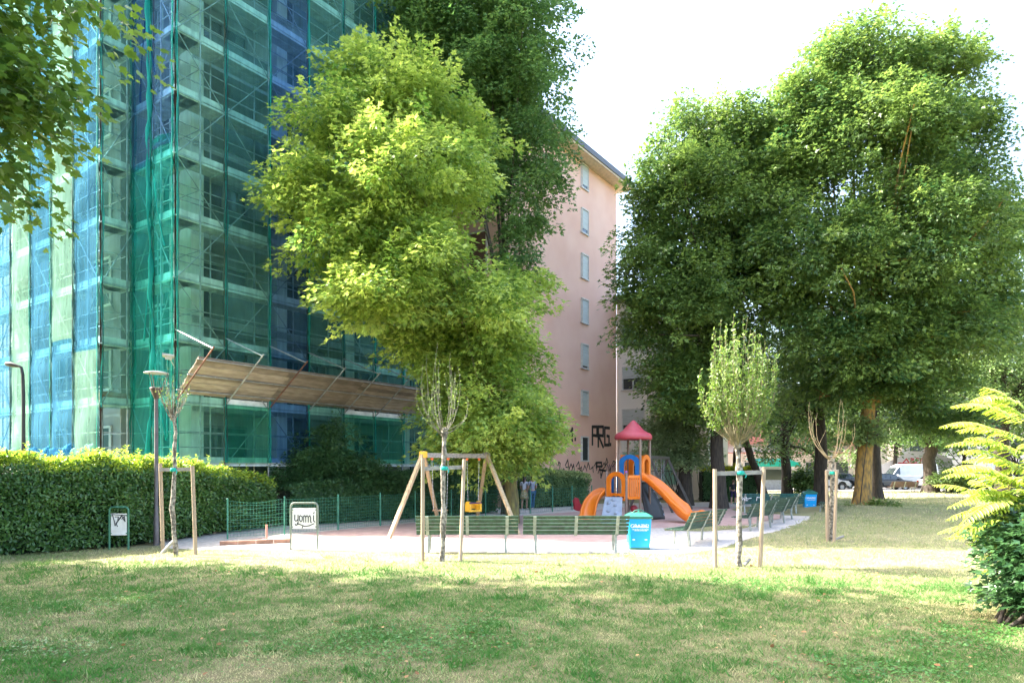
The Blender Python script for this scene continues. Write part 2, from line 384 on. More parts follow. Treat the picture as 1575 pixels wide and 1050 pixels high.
# timber edging at the left corner of the rubber surface
edge = MB(); a, b = G(338, 838.5), G(448, 834.5)
n_ = 4
for i in range(n_):
    p, q = Vector(a).lerp(b, i/n_), Vector(a).lerp(b, (i+.985)/n_); edge.beam(p+Vector((0, 0, .05)), q+Vector((0, 0, .05+.004*i)), .12, .12)
o = edge.build('edging_beam', mat('edge_timber', (.27,.15,.10), .9, var=.3, scale=4, bump=.5), loc=a, bevel=.008)
tag(o, 'low brown timber edging beam lying on the ground before the wire fence', 'edging')

def in_poly(x, y, poly):
    inside = np.zeros(len(x), bool); n = len(poly); j = n-1
    for i in range(n):
        xi, yi = poly[i][:2]; xj, yj = poly[j][:2]
        c = ((yi > y) != (yj > y)) & (x < (xj-xi)*(y-yi)/((yj-yi) if yj != yi else 1e-9)+xi); inside ^= c; j = i
    return inside
def grass():
    rng = np.random.default_rng(5); X = []; Y = []; S = []
    for (y0, y1, dens, size) in ((5.6, 8.5, 2300, .042), (8.5, 12, 1500, .05), (12, 17.2, 800, .062), (17.2, 26, 260, .085), (26, 40, 90, .12), (40, 55, 30, .16)):
        n = int((y1-y0)*(y0+y1)*.8*dens); y = rng.uniform(y0, y1, n); x = rng.uniform(-.82, .82, n)*y1
        k = (np.abs(x) < .8*y+.4); x, y = x[k], y[k]
        if y0 >= 17: k = ((x > .32*y) | (in_poly(x, y, STRIP))); x, y = x[k], y[k]
        X.append(x); Y.append(y); S.append(size*(1+1.1*(vnoise(x, y, 3.1, 9) > .74)*rng.random(len(x))))
    x, y, s = map(np.concatenate, (X, Y, S))
    jx = x+rng.normal(size=len(x))*.10; jy = y+rng.normal(size=len(x))*.10
    k = (~in_poly(jx, jy, PATH)) | in_poly(x, y, STRIP); x, y, s = x[k], y[k], s[k]
    # patchy: taller green tufts and thin straw-coloured ground
    a = vnoise(x, y, .5, 1)*.30+vnoise(x, y, 1.9, 2)*.34+vnoise(x, y, 5.5, 3)*.36
    keep = rng.random(len(x)) < np.clip(1.35-.75*a, .3, 1); x, y, s, a = x[keep], y[keep], s[keep], a[keep]
    dry_lit = np.clip((a-.47)*2.8+rng.normal(size=len(x))*.30, 0, 1); dry_lit = np.clip(dry_lit+.42*np.clip((y-11.6-.12*np.abs(x-9))/2.5, 0, 1), 0, 1)  # patchy dryness, plus paler straw where the lawn should look sunlit
    pos = np.stack([x, y, np.zeros(len(x))], 1)
    d = np.hypot((x-R7B.x+.6)/3.2, (y-R7B.y+1)/2.2); pos[:, 2] = .28*np.exp(-d*d)
    up = np.stack([rng.normal(size=len(x))*.75, rng.normal(size=len(x))*.75, np.full(len(x), 1.0)], 1)
    nor = np.stack([rng.normal(size=len(x)), rng.normal(size=len(x)), np.full(len(x), .4)], 1)
    o = leaves('grass', pos, up, nor, s*rng.uniform(.45, 1.25, len(x))*(1.25-.6*dry_lit), 'blade', grass_m, tint=dry_lit, width=.17)
    o['kind'] = 'stuff'; return len(x)
grass_m = leafmat('grass', (.055,.16,.03), (.56,.50,.27), tw=.3, rough=.6, spec=.2)
print('grass blades', grass())
def clover():
    rng = np.random.default_rng(8); P = []
    for (px, py, r, n) in ((640, 985, .7, 900), (560, 1000, .8, 700), (180, 930, .8, 500), (1180, 900, .9, 500), (1545, 970, .5, 700), (1500, 990, .6, 500), (700, 960, .6, 400), (60, 1000, .5, 400), (1350, 1030, .5, 700)):
        g = G(px, py); q = rng.normal(size=(n, 2))*[r, r*.55]; P.append(np.stack([g.x+q[:, 0], g.y+q[:, 1], rng.uniform(.015, .05, n)], 1))
    p = np.concatenate(P); n = len(p)
    nor = np.array([0, 0, 1.])+rng.normal(size=(n, 3))*.3; ax = rng.normal(size=(n, 3))*[1, 1, .2]
    o = leaves('clover', p, ax, nor, rng.uniform(.025, .045, n), 'oval', leafmat('clover', (.04,.13,.025), (.10,.24,.05), tw=.3), tint=rng.random(n), width=1.8); o['kind'] = 'stuff'
clover()
rng = np.random.default_rng(12); n = 260
yy = rng.uniform(6, 15, n); xx = rng.uniform(-.72, .72, n)*yy
o = leaves('fallen_leaves', np.stack([xx, yy, rng.uniform(.02, .05, n)], 1), rng.normal(size=(n, 3))*[1, 1, .15], np.array([0, 0, 1.])+rng.normal(size=(n, 3))*.35, rng.uniform(.03, .08, n), 'oval', leafmat('dead_leaf', (.22,.09,.03), (.42,.27,.12), tw=.1, rough=.8), tint=rng.random(n), width=1.5)
o['kind'] = 'stuff'

# ------------------------------------------------------------------ scaffold and the building inside it
P0 = Vector((-10.8, 21.9, 0)); D = Vector((.564, .826, 0)).normalized(); Mi = Vector((-.826, .564, 0)).normalized()
NR = -Mi; NL = -D
P2 = P0+Mi*2.63; P1 = P2-D*1.05
NLIFT, LH, Z0 = 12, 2.0, 2.2; BAY = 1.74
TOP = Z0+NLIFT*LH
UP = Vector((0, 0, 1))
nets = dict(
 g=netmat('net_green', (.11,.34,.30), .30, (.62,.87,.82)), t=netmat('net_teal', (.02,.40,.36), .34, (.45,.88,.84)),
 b=netmat('net_blue', (.03,.11,.24), .28, (.40,.60,.82)), nb=netmat('net_navy', (.07,.18,.33), .34, (.50,.68,.86)), pg=netmat('net_pale_green', (.24,.44,.35), .5, (.68,.90,.80)),
 pb=netmat('net_pale_blue', (.06,.23,.38), .48, (.45,.74,.92)), e=netmat('net_emerald', (.03,.27,.19), .32, (.45,.86,.68)), s=netmat('net_thin', (.14,.32,.26), .22, (.68,.90,.81)))
hem_m = netmat('net_hem', (.05,.38,.34), .45, (.4,.85,.75)); hem_d = netmat('net_hem_dull', (.12,.26,.26), .6, (.6,.8,.8))
SCF = thing('scaffold', 'tall tube scaffold wrapped in green and blue netting round the building', 'scaffold', P0)
deck_m = mat('deck_steel', (.52,.54,.52), .6, metal=.2, var=.2, scale=3)
toe_m = mat('toe_board', (.74,.76,.74), .6, var=.18, scale=3)
srand = random.Random(3)
def sb(mb, name, m): return mb.build(name, m, SCF, off=P0)
def face(A, d, n, nb, bay, w=.85, diag=True, rails=True, toe=True):
    """one side of the scaffold: A start corner, d along, n outward; the working deck runs inward from the face"""
    for i in range(nb+1):
        p = A+d*bay*i
        a = MB()
        jit = .0
        a.tube([p+UP*(-.05), p+UP*(TOP+.8)], .027, 7); 
        for k in range(NLIFT+1): a.tube([p+UP*(Z0+k*LH-.28), p+UP*(Z0+k*LH-.12)], .038, 7)
        sb(a, 'upright', rust if i in (0, 1, 3) and srand.random() < .75 else steel)
        a = MB(); q = p-n*w; a.tube([q+UP*(-.05), q+UP*(TOP+.6)], .027, 6); sb(a, 'upright', steel)
    L = nb*bay
    for k in range(NLIFT+1):
        z = Z0+k*LH
        dk = MB()
        for j in range(nb):
            for s in range(2):
                c = A+d*(bay*(j+.5))-n*(.05+w*(.25+.5*s))+UP*(z-.03)
                dk.beam(c-d*(bay/2-.02), c+d*(bay/2-.02), w*.46, .05)
        for j in range(nb+1): p = A+d*bay*j+UP*(z-.075); dk.tube([p+n*.08, p-n*(w+.05)], .024, 6)
        sb(dk, 'deck', deck_m)
        if toe:
            tb = MB(); 
            for j in range(nb):
                zz = z+.09+srand.uniform(-.01, .01)
                tb.beam(A+d*(bay*j+.03)-n*.05+UP*zz, A+d*(bay*(j+1)-.03)-n*.05+UP*zz, .025, .19)
                tb.beam(A+d*(bay*j+.03)-n*.03+UP*(z-.09), A+d*(bay*(j+1)-.03)-n*.03+UP*(z-.09), .04, .06)
            sb(tb, 'toe_board', toe_m)
        if k < NLIFT and rails:
            g = MB()
            for hh in (.5, 1.0): g.tube([A-n*.02+UP*(z+hh), A+d*L-n*.02+UP*(z+hh)], .019, 6)
            for q_ in range(nb+1): g.tube([A+d*bay*q_-n*.02+UP*(z+.5), A+d*bay*q_-n*.02+UP*(z+1.0)], .012, 5)
            if nb > 1: g.tube([A-n*(w-.02)+UP*(z+1.0), A+d*L-n*(w-.02)+UP*(z+1.0)], .017, 6)
            sb(g, 'guardrail', steel)
    for j in range(nb if diag else 0):   # one zigzag of diagonal tubes up each bay
        b = MB(); k0 = 0 if j % 3 else 1
        for k in range(k0, NLIFT):
            o1, o2 = (0, 1) if (j+k) % 2 else (1, 0); z = Z0+k*LH-.1
            b.tube([A+d*bay*(j+o1)+n*.02+UP*z, A+d*bay*(j+o2)+n*.02+UP*(z+LH)], .018, 5)
        sb(b, 'brace', steel)
face(P0, D, NR, 8, BAY)
face(P0, Mi, NL, 2, 2.63/2)
face(P1, D, NR, 1, 1.05, diag=True)
face(P1, Mi, NL, 7, BAY)
def net(A, d, n, bay, segs, seed=0, out=.07, sag=.05, droop=0):
    """segs: list of (z0, z1, material) — each stretch of mesh is one hanging sheet"""
    rg = np.random.default_rng(seed)
    ph = rg.uniform(0, 6, 6)
    for (z0, z1, mk) in segs:
        nv = max(3, int((z1-z0)/.33)); a = MB(); hb = MB()
        def fn(u, v):
            z = z0+(z1-z0)*v; k = abs(math.sin(math.pi*(z-Z0)/LH))
            w_ = math.sin(math.pi*u)
            dis = sag*k*w_*(1+.7*math.sin(ph[0]+z*.7))+.008*math.sin(u*17+ph[1]+z*.5)*w_+.006*math.sin(u*31+ph[2]-z*.9)+.006*math.sin(z*5+ph[3])
            edge = .03*math.sin(z*2.1+ph[4])+.02*math.sin(z*5.3+ph[5])
            uu = u*bay+(edge if u > .5 else -edge)*abs(2*u-1)**3
            return A+d*uu+n*(out+dis)+UP*z
        a.grid(fn, 14, nv)
        for e in (0, 1):   # doubled, gathered hem where two sheets are laced
            def fe(u, v, e=e):
                z = z0+(z1-z0)*v
                return A+d*(e*bay+(u-.5)*.075+.03*math.sin(z*1.7+ph[1]))+n*(out+.025+.03*math.sin(u*9+z*2.3)+.02*math.sin(z*7+ph[2]))+UP*z
            hb.grid(fe, 3, nv)
        sb(a, 'net_panel', nets[mk]); sb(hb, 'net_hem', hem_m if seed < 40 else hem_d)
    lc = MB()   # lacing cord down the joint
    pts = [A+n*(out+.05)+d*(.02*math.sin(i*1.3))+UP*(Z0+.1+i*.6) for i in range(int((TOP-Z0)/.6))]
    lc.tube(pts, .011, 4); sb(lc, 'lacing', black_m if seed % 3 == 0 else M['tie_teal'])
zl = lambda k: Z0+LH*k
# right-hand face
RF = [[(Z0, TOP, 's')], [(Z0, zl(1), 'e'), (zl(1)+1, TOP, 'g')], [(Z0, zl(2), 'b'), (zl(2), TOP+.5, 'nb')], [(Z0, zl(4), 'g'), (zl(4), TOP, 'g')],
      [(Z0, zl(1), 'e'), (zl(1)+1.2, TOP, 'g')], [(Z0, zl(1), 'e'), (zl(1)+1, TOP, 'g')], [(Z0, TOP, 'g')], [(Z0, TOP, 'e')]]
for i, s in enumerate(RF): net(P0+D*BAY*i, D, NR, BAY, s, 11+i)
zb = Z0+10.55
net(P0, Mi, NL, 2.63/2, [(Z0-.5, zb, 't'), (zb-.3, TOP, 'nb')], 31, sag=.12)
net(P0+Mi*2.63/2, Mi, NL, 2.63/2, [(Z0, zb-.5, 't'), (zb-.7, TOP, 'nb')], 32, sag=.12)
net(P1, D, NR, 1.05, [(Z0+1.8, TOP, 's')], 33)
LF = ['pb', 'pg', 'pb', 'pg', 'pb', 'pg', 'pb']; LL = ['pg', 'pb', 'pb', 'pg', 'pb', 'pg', 'pb']
for i in range(7):
    zc = Z0+3.9+(.4 if i % 2 else 0)
    net(P1+Mi*BAY*i, Mi, NL, BAY, [(Z0+.25, zc, LL[i]), (zc-.15, TOP, LF[i])] if i < 2 else [(Z0+.2, TOP, LF[i])], 41+i, sag=.09)
# gathered net hanging as a rope down the corner bay, and bundles drooping at the bottom hems
a = MB(); pts = []; rr = []
for i in range(64):
    z = Z0-.2+i*.36; s_ = math.sin(i*.5)*.05+math.sin(i*1.7)*.03
    pts.append(P0+Mi*(1.35+s_-.25*math.sin(min(1, max(0, (z-Z0)/LH/4))*math.pi))+NL*(.16+.03*math.sin(i*.9))+UP*z); rr.append(.055+.03*math.sin(i*.8)+.02*math.sin(i*2.1))
a.tube(pts, rr, 9); sb(a, 'net_bundle', netmat('net_bundle', (.04,.42,.38), .7, (.3,.8,.7)))
if 0:
    pass
for i in range(6):
    a = MB(); A_ = P1+Mi*(BAY*i+.1)
    def fb(u, v, A_=A_, i=i):
        r_ = .09+.05*math.sin(u*9+i)+.03*math.sin(u*23+i*2)
        return A_+Mi*(u*(BAY-.15))+NL*(.12+r_*math.cos(v*6.28))+UP*(Z0+.38+.1*math.sin(u*6+i)+r_*1.3*math.sin(v*6.28))
    a.grid(fb, 22, 9); sb(a, 'net_bundle', nets[LL[i] if i < 2 else LF[i]])
# diagonal creases of pulled net over the corner bay
for i in range(9):
    a = MB(); k = srand.randrange(0, 11); z = zl(k)+srand.uniform(0, 1); u0, u1 = srand.uniform(.1, 2.5), srand.uniform(.1, 2.5)
    a.tube([P0+Mi*u0+NL*.13+UP*(z+2.6), P0+Mi*((u0+u1)/2)+NL*.17+UP*(z+1.2), P0+Mi*u1+NL*.13+UP*z], [.03, .012, .035], 5)
    sb(a, 'net_crease', M['net_bundle'] if z < zb-2 else nets['b'])
# timber fan sloping up and outwards above the first lift
fan_m = mat('fan_board', (.27,.22,.165), .85, col2=(.38,.32,.25), scale=2.5, bump=.5, bscale=14, island=.38, stretch=(1, 1, 5))
FAN0, FANH = 4.43, 1.02; FANW = 1.42
sl_ = (NR*FANW+UP*FANH); sdir = sl_.normalized(); LF_ = 7.9*BAY; nbv = 9
f = MB(); frng = random.Random(9)
for b in range(4):
    for j in range(nbv):
        u0 = LF_*b/4+frng.uniform(0, .05); u1 = LF_*(b+1)/4-.02+frng.uniform(0, .1); w_ = sl_.length/nbv
        st = P0+UP*FAN0+sdir*(w_*(j+.5))+sdir.cross(D)*(.012*(j % 2)+frng.uniform(-.006, .006))+NR*.05
        f.beam(st+D*(u0-(j*.012)), st+D*u1, w_*.90, .035, up=sdir.cross(D))
sb(f, 'fan_boards', fan_m)
for i in range(8):
    c = MB(); base = P0+D*BAY*i+UP*(FAN0-.25)+NR*.04; tip = base+sdir*(sl_.length+.85)
    nn_ = D.cross(sdir)*.07
    c.tube([base-sdir*.1-nn_*0+NR*.02, tip], .026, 7); sb(c, 'fan_strut', rust if i in (0, 2) else steel)
    c = MB(); c.tube([tip-sdir*.08, P0+D*BAY*i+UP*(zl(2)+.25)+NR*.03], .022, 6); sb(c, 'fan_tie', steel)
    c = MB(); c.tube([P0+D*BAY*i+UP*(zl(0)+.3)+NR*.03, base+sdir*.9], .02, 6)
    if i in (): sb(c, 'fan_brace', steel)
c = MB()
for fr_ in (.12, .55, .97): p = P0+UP*FAN0+sdir*sl_.length*fr_-sdir.cross(D)*(.05)+NR*.05; c.tube([p-D*.1, p+D*LF_], .022, 6)
sb(c, 'fan_rail', steel)
# floodlight clamped at the corner, white plank pile on a low deck
c = MB(); lp = W(259, 547, 21.6); c.box(lp, (.34, .2, .06), M=Matrix.Rotation(R(-15), 3, 'X')@Matrix.Rotation(.4, 3, 'Z')); c.box(lp-Vector((.0, -.02, .07)), (.2, .12, .09), .4); c.tube([lp, P0+UP*5.2], .015, 6)
sb(c, 'floodlight', mat('lamp_grey', (.45,.45,.42), .5))
c = MB(); pb_ = P1+D*.5-NR*.3+UP*(zl(1)+.1)
for i in range(5): c.box(pb_+UP*(.06*i), (1.0, .5, .045), math.atan2(D.y, D.x)+.03*i)
sb(c, 'board_pile', mat('red_board', (.30,.10,.06), .8, col2=(.5,.46,.38), scale=3, island=.3))

# building
conc = mat('grey_plaster', (.32,.34,.33), .9, var=.12, scale=1.2, bump=.2)
lightp = mat('light_plaster', (.80,.80,.74), .9, var=.1, scale=1.5)
shut = mat('shutter_green', (.05,.12,.10), .6, var=.2, scale=4)
BLD = thing('apartment_building', 'tall grey apartment block standing inside the netted scaffold', 'building', P0+Mi*4+D*6)
def bb(mb, name, m, parent=None): return mb.build(name, m, parent or BLD, off=BLD.location)
B0 = P0+D*1.25+Mi*1.15
wl = MB(); q = [P0+D*1.25+Mi*2.5, P0+D*17+Mi*2.5, P0+D*17+Mi*16, P1+D*1.25+Mi*17, P1+D*1.25+Mi*1.3, P0+D*2.2+Mi*3.9]
wl.plate([p for p in q][::-1], UP*25.4); bb(wl, 'wall', conc)
FH = 3.05
for k in range(8):
    z = 1.1+FH*k
    s = MB(); s.plate([B0+UP*(z-.15), B0+D*15.5+UP*(z-.15), B0+D*15.5+Mi*1.36+UP*(z-.15), B0+Mi*1.36+UP*(z-.15)][::-1], UP*.28); bb(s, 'balcony_slab', conc)
    for j in range(5):
        u = .0+j*3.5
        if j % 2 == 0 or True:
            par = MB(); par.beam(B0+D*(u+.75)+Mi*.06+UP*(z+.62), B0+D*(u+3.1)+Mi*.06+UP*(z+.62), .05, .9); bb(par, 'balcony_panel', mat('balcony_panel', (.10,.14,.13), .35, var=.25, scale=2))
        fr = MB(); A_ = B0+D*(u+1.0)+Mi*1.31
        for a_, b_ in (((0, .15), (0, 2.5)), ((2.0, .15), (2.0, 2.5)), ((1.0, .15), (1.0, 2.5)), ((0, 2.47), (2.0, 2.47)), ((0, .18), (2.0, .18))):
            fr.beam(A_+D*a_[0]+UP*(z+a_[1]), A_+D*b_[0]+UP*(z+b_[1]), .07, .09)
        w_ = bb(fr, 'window', mat('frame_grey', (.20,.23,.22), .6))
        gl = MB(); gl.beam(A_+Mi*.03+UP*(z+1.3)+D*.04, A_+Mi*.03+UP*(z+1.3)+D*1.96, .02, 2.3); bb(gl, 'pane', glass_d if (j*3+k) % 4 else shut, w_)
for j in range(5):
    p = MB(); u = j*3.5; p.plate([B0+D*(u-.05)+UP*.0, B0+D*(u+.42)+UP*.0, B0+D*(u+.42)+Mi*1.37, B0+D*(u-.05)+Mi*1.37][::-1], UP*25.2); bb(p, 'pillar', lightp)
# windows on the two faces turned to the left
for k in range(8):
    z = 1.1+FH*k
    for (A_, d_) in ((P0+D*1.25+Mi*3.0, Mi), ) + tuple((P1+D*1.25+Mi*(1.9+3.4*i), Mi) for i in range(4)):
        fr = MB(); W_ = 1.3
        o_ = -D*.05
        z1 = z+.35 if k % 1 == 0 else z
        for a_, b_ in (((0, .7), (0, 2.4)), ((W_, .7), (W_, 2.4)), ((W_/2, .7), (W_/2, 2.4)), ((-.05, 2.4), (W_+.05, 2.4)), ((-.1, .7), (W_+.1, .7))):
            fr.beam(A_+o_+d_*a_[0]+UP*(z+a_[1]), A_+o_+d_*b_[0]+UP*(z+b_[1]), .08, .08)
        w_ = bb(fr, 'window', lightp); gl = MB(); gl.beam(A_-D*.03+d_*.03+UP*(z+1.55), A_-D*.03+d_*(W_-.03)+UP*(z+1.55), .03, 1.66); bb(gl, 'pane', shut, w_)
rf = MB(); rf.plate([P0+D*.9+Mi*.9+UP*25.3, P0+D*17.2+Mi*.9+UP*25.3, P0+D*17.2+Mi*17+UP*25.3, P1+D*.8+Mi*17+UP*25.3, P1+D*.8+Mi*.9+UP*25.3][::-1], UP*.35); bb(rf, 'roof', mat('roof_slab', (.3,.28,.26), .9))

# ------------------------------------------------------------------ pink block of flats
pink = mat('pink_plaster', (.82,.475,.37), .9, col2=(.88,.55,.44), scale=.5, bump=.12, bscale=30)
cream = mat('cream_plaster', (.84,.76,.68), .9, col2=(.86,.79,.72), scale=.6, bump=.1, bscale=30)
fasc = mat('eaves_dark', (.09,.085,.09), .5); soff = mat('eaves_soffit', (.62,.48,.36), .9)
C1 = Vector((6.97, 45.6, 0)); C0 = C1-D*13.1; EH = 20.6
PK = thing('pink_apartment_building', 'tall pink apartment block with narrow side windows and dark eaves', 'building', C0)
def pk(mb, name, m, parent=None): return mb.build(name, m, parent or PK, off=PK.location)
w = MB(); w.plate([C0, C1, C1+Mi*22, C0+Mi*22][::-1], UP*EH); pk(w, 'wall', pink)
r = MB(); e = .85
r.plate([C0-D*e-Mi*e+UP*(EH+.02), C1+D*e-Mi*e+UP*(EH+.02), C1+D*e+Mi*23+UP*(EH+.02), C0-D*e+Mi*23+UP*(EH+.02)][::-1], UP*.12); pk(r, 'eaves', soff)
r = MB(); r.plate([C0-D*(e+.06)-Mi*(e+.06)+UP*(EH+.143), C1+D*(e+.06)-Mi*(e+.06)+UP*(EH+.143), C1+D*(e+.06)+Mi*23.1+UP*(EH+.143), C0-D*(e+.06)+Mi*23.1+UP*(EH+.143)][::-1], UP*.34)
pk(r, 'roof', fasc)
blind = mat('roller_blind', (.50,.52,.50), .6, var=.1, scale=2, stretch=(1, 1, 12)); bar_m = mat('window_bars', (.05,.06,.06), .5)
wfr = mat('window_frame_white', (.62,.58,.55), .6)
tw_ = 4.5; YW = 42.1
for i, yc in enumerate((275, 343, 412, 480, 549, 620, 690)):
    zc = CAMH+(HOR-yc)/FPX*YW; A_ = C1-D*(tw_+.40); hh = 1.45
    fr = MB(); o_ = -Mi*(-.0)
    nO = NR*.02
    for a_, b_ in (((0, -hh/2), (0, hh/2)), ((.8, -hh/2), (.8, hh/2)), ((-.03, hh/2), (.83, hh/2)), ((-.10, -hh/2-.02), (.90, -hh/2-.02))):
        fr.beam(A_+nO+D*a_[0]+UP*(zc+a_[1]), A_+nO+D*b_[0]+UP*(zc+b_[1]), .16, .07)
    w_ = pk(fr, 'window', wfr)
    fb = [.85, .82, 1, 1, .9, 1, 0][i]; g = MB()
    if fb > 0: g.beam(A_+NR*.03+UP*(zc+hh/2-hh*fb/2)+D*.04, A_+NR*.03+UP*(zc+hh/2-hh*fb/2)+D*.77, .03, hh*fb); pk(g, 'blind', blind, w_)
    if fb < 1: g = MB(); g.beam(A_+NR*.012+UP*(zc)+D*.04, A_+NR*.012+UP*zc+D*.77, .015, hh-.04); pk(g, 'pane', glass_d, w_)
    if i == 6:
        g = MB()
        for q in range(6): g.tube([A_+NR*.07+D*(.08+q*.125)+UP*(zc-hh/2), A_+NR*.07+D*(.08+q*.125)+UP*(zc+hh/2)], .014, 5)
        pk(g, 'window_bars', bar_m, w_)
# painted lettering on the side wall
def wallpt(px, py):
    u = (px-787.5)/FPX
    # ray against the wall plane
    s = (C1.x-u*C1.y)/(D.x-u*D.y); p = C1-D*s; p = C1-D*s
    return s, p
def wp(px, py):
    s, p = wallpt(px, py); return (-s, CAMH+(HOR-py)/FPX*p.y)
def paint(segs, w, name='graffiti', m=black_m):
    g = MB(); strokes(g, C1+NR*.012, D, UP, [[wp(*q) for q in pl] for pl in segs], w); return pk(g, name, m)
paint([[(911, 683), (911, 656), (918, 656), (918, 670), (911, 669)], [(920, 686), (920, 656), (927.5, 656), (927.5, 670), (920, 669), (927.5, 687)],
       [(937, 658), (930, 657.5), (930, 684), (936.5, 684), (936.5, 671), (933.5, 670)], [(938.8, 682.5), (938.8, 684)]], .19)
paint([[(872, 676), (872, 660), (876, 668), (880, 659), (880, 677)], [(884.5, 674), (884.5, 676)], [(868, 676), (868, 662)]], .18)
grg = random.Random(4); segs = []
for i in range(16):
    x, y = 858+i*5.6, grg.uniform(712, 728); segs.append([(x, y), (x+grg.uniform(1, 4), y-grg.uniform(3, 10)), (x+grg.uniform(3, 6), y+grg.uniform(-4, 5)), (x+grg.uniform(0, 5), y+grg.uniform(0, 8))])
paint(segs, .07)
paint([[(917, 719), (917, 711), (925, 711), (925, 717), (917, 717)], [(927, 722), (924, 734)], [(922, 722), (932, 724)]], .13)
paint([[(933+i*3.2, 722), (934+i*3.2, 714), (936+i*3.2, 719), (936+i*3.2, 723)] for i in range(4)], .06, m=mat('faded_paint', (.25,.14,.2), .8))
# balconies on the lit front
for k in range(6):
    z = 3.4+k*2.8
    b = MB(); A_ = C0+Mi*3.0; b.plate([A_+UP*z, A_+Mi*4.2+UP*z, A_+Mi*4.2-D*1.2+UP*z, A_-D*1.2+UP*z], UP*.16); bo = pk(b, 'balcony', cream)
    g = MB()
    for q in range(22): g.tube([A_-D*1.15+Mi*(.05+q*.195)+UP*(z+.16), A_-D*1.15+Mi*(.05+q*.195)+UP*(z+1.15)], .012, 4)
    g.tube([A_-D*1.15+UP*(z+1.15), A_-D*1.15+Mi*4.2+UP*(z+1.15)], .022, 5); pk(g, 'railing', bar_m, bo)
    fr = MB(); 
    for a_ in (1.0, 5.5):
        f0 = C0+Mi*a_-D*.03
        fr = MB(); fr.beam(f0+UP*(z+1.4), f0+Mi*1.3+UP*(z+1.4), .09, 2.3); w_ = pk(fr, 'window', wfr)
        g = MB(); g.beam(f0-D*.05+Mi*.1+UP*(z+1.4), f0-D*.05+Mi*1.2+UP*(z+1.4), .02, 2.1); pk(g, 'pane', mat('brown_shutter', (.16,.08,.05), .7), w_)
c = MB(); c.beam(C0+Mi*2.4-D*.8+UP*13.6, C0+Mi*5-D*.8+UP*13.6, 1.6, .12); pk(c, 'canopy', cream)
# cream wing on the right
E = C1+NR*.0; WH = 13.0
CW = thing('cream_apartment_building', 'lower cream apartment wing with wide windows beside the pink block', 'building', C1)
def cw(mb, name, m, parent=None): return mb.build(name, m, parent or CW, off=CW.location)
w = MB(); A_ = C1+D*.05; w.plate([A_+Mi*.01, A_+NR*6.2, A_+NR*6.2+D*4, A_+D*4+Mi*.01], UP*WH); cw(w, 'wall', cream)
r = MB(); r.plate([A_-D*.5+UP*(WH+.01), A_-D*.5+NR*6.5+UP*(WH+.01), A_+NR*6.5+D*4.5+UP*(WH+.01), A_+D*4.5+UP*(WH+.01)], UP*.35); cw(r, 'roof', fasc)
blg = mat('green_blind', (.26,.50,.40), .6, var=.1, scale=2)
for k in range(4):
    z = 1.55+k*2.8
    for j, u in enumerate((.45,)):
        f0 = A_-D*.04+NR*u; wd_ = 1.5; fr = MB()
        for a_, b_ in (((0, 0), (0, 1.5)), ((wd_, 0), (wd_, 1.5)), ((-.04, 1.5), (wd_+.04, 1.5)), ((-.12, 0), (wd_+.12, 0)), ((wd_/2, 0), (wd_/2, .6))):
            fr.beam(f0+NR*a_[0]+UP*(z+a_[1]), f0+NR*b_[0]+UP*(z+b_[1]), .09, .07)
        w_ = cw(fr, 'window', wfr)
        hb = (.9, 1.0, .75, 1.1)[(k+j) % 4]
        g = MB(); g.beam(f0+NR*.03+UP*(z+1.48-hb/2), f0+NR*(wd_-.03)+UP*(z+1.48-hb/2), .04, hb); cw(g, 'blind', blg if (j+k) % 3 == 0 else blind, w_)
        g = MB(); g.beam(f0+D*.02+NR*.03+UP*(z+.74), f0+D*.02+NR*(wd_-.03)+UP*(z+.74), .02, 1.4); cw(g, 'pane', glass_d, w_)
    b = MB(); f0 = A_+NR*2.6; b.plate([f0+UP*(z-.9), f0+NR*2.4+UP*(z-.9), f0+NR*2.4-D*1.1+UP*(z-.9), f0-D*1.1+UP*(z-.9)][::-1], UP*.15); bo = cw(b, 'balcony', cream)
    g = MB()
    for q in range(14): g.tube([f0-D*1.05+NR*(.05+q*.177)+UP*(z-.75), f0-D*1.05+NR*(.05+q*.177)+UP*(z+.25)], .012, 4)
    g.tube([f0-D*1.05+UP*(z+.25), f0-D*1.05+NR*2.4+UP*(z+.25)], .022, 5); cw(g, 'railing', bar_m, bo)
    g = MB(); g.beam(f0-D*.04+NR*.5+UP*(z+.4), f0-D*.04+NR*1.7+UP*(z+.4), .09, 2.2); dr = cw(g, 'balcony_door', wfr)
    g = MB(); g.beam(f0-D*.09+NR*.6+UP*(z+.4), f0-D*.09+NR*1.6+UP*(z+.4), .03, 2.0); cw(g, 'blind', blg, dr)
# ------------------------------------------------------------------ benches
def make_bench(label, loc, rz, group, L=2.5, gm=bench_green):
    t = thing('park_bench', label, 'bench', loc, rz, group)
    for i in range(5):
        s = MB(); a = i/4; y = -.02-.17*a-.02*a*a; z = .50+.36*a
        s.beam((-L/2, y, z), (L/2, y, z), .024, .080, up=(0, -.38, 1)); s.build('back_slat', gm, t, bevel=.006)
    for i in range(5):
        s = MB(); a = i/4; z = .435+.02*abs(a-.4); s.beam((-L/2, .04+.40*a, z), (L/2, .04+.40*a, z), .07, .028); s.build('seat_slat', gm, t, bevel=.006)
    for x in (-L*.39, 0, L*.39):
        f = MB(); pr = [(x, -.235, .885), (x, -.20, .80), (x, -.10, .60), (x, -.045, .47), (x, .0, .415), (x, .12, .41), (x, .44, .425)]
        for p, q in zip(pr[:-1], pr[1:]): f.beam(p, q, .075, .016, up=(0, -1, .3) if p[2] > .45 else (0, 0, 1))
        f.build('frame_bar', bench_frame, t)
    for x in (-L*.39+.03, L*.39-.03):
        for y in (.0, .38):
            g = MB(); g.beam((x, y, .41), (x-.0, y+(.03 if y else -.06), -.03), .055, .05); g.build('leg', bench_frame, t)
    return t
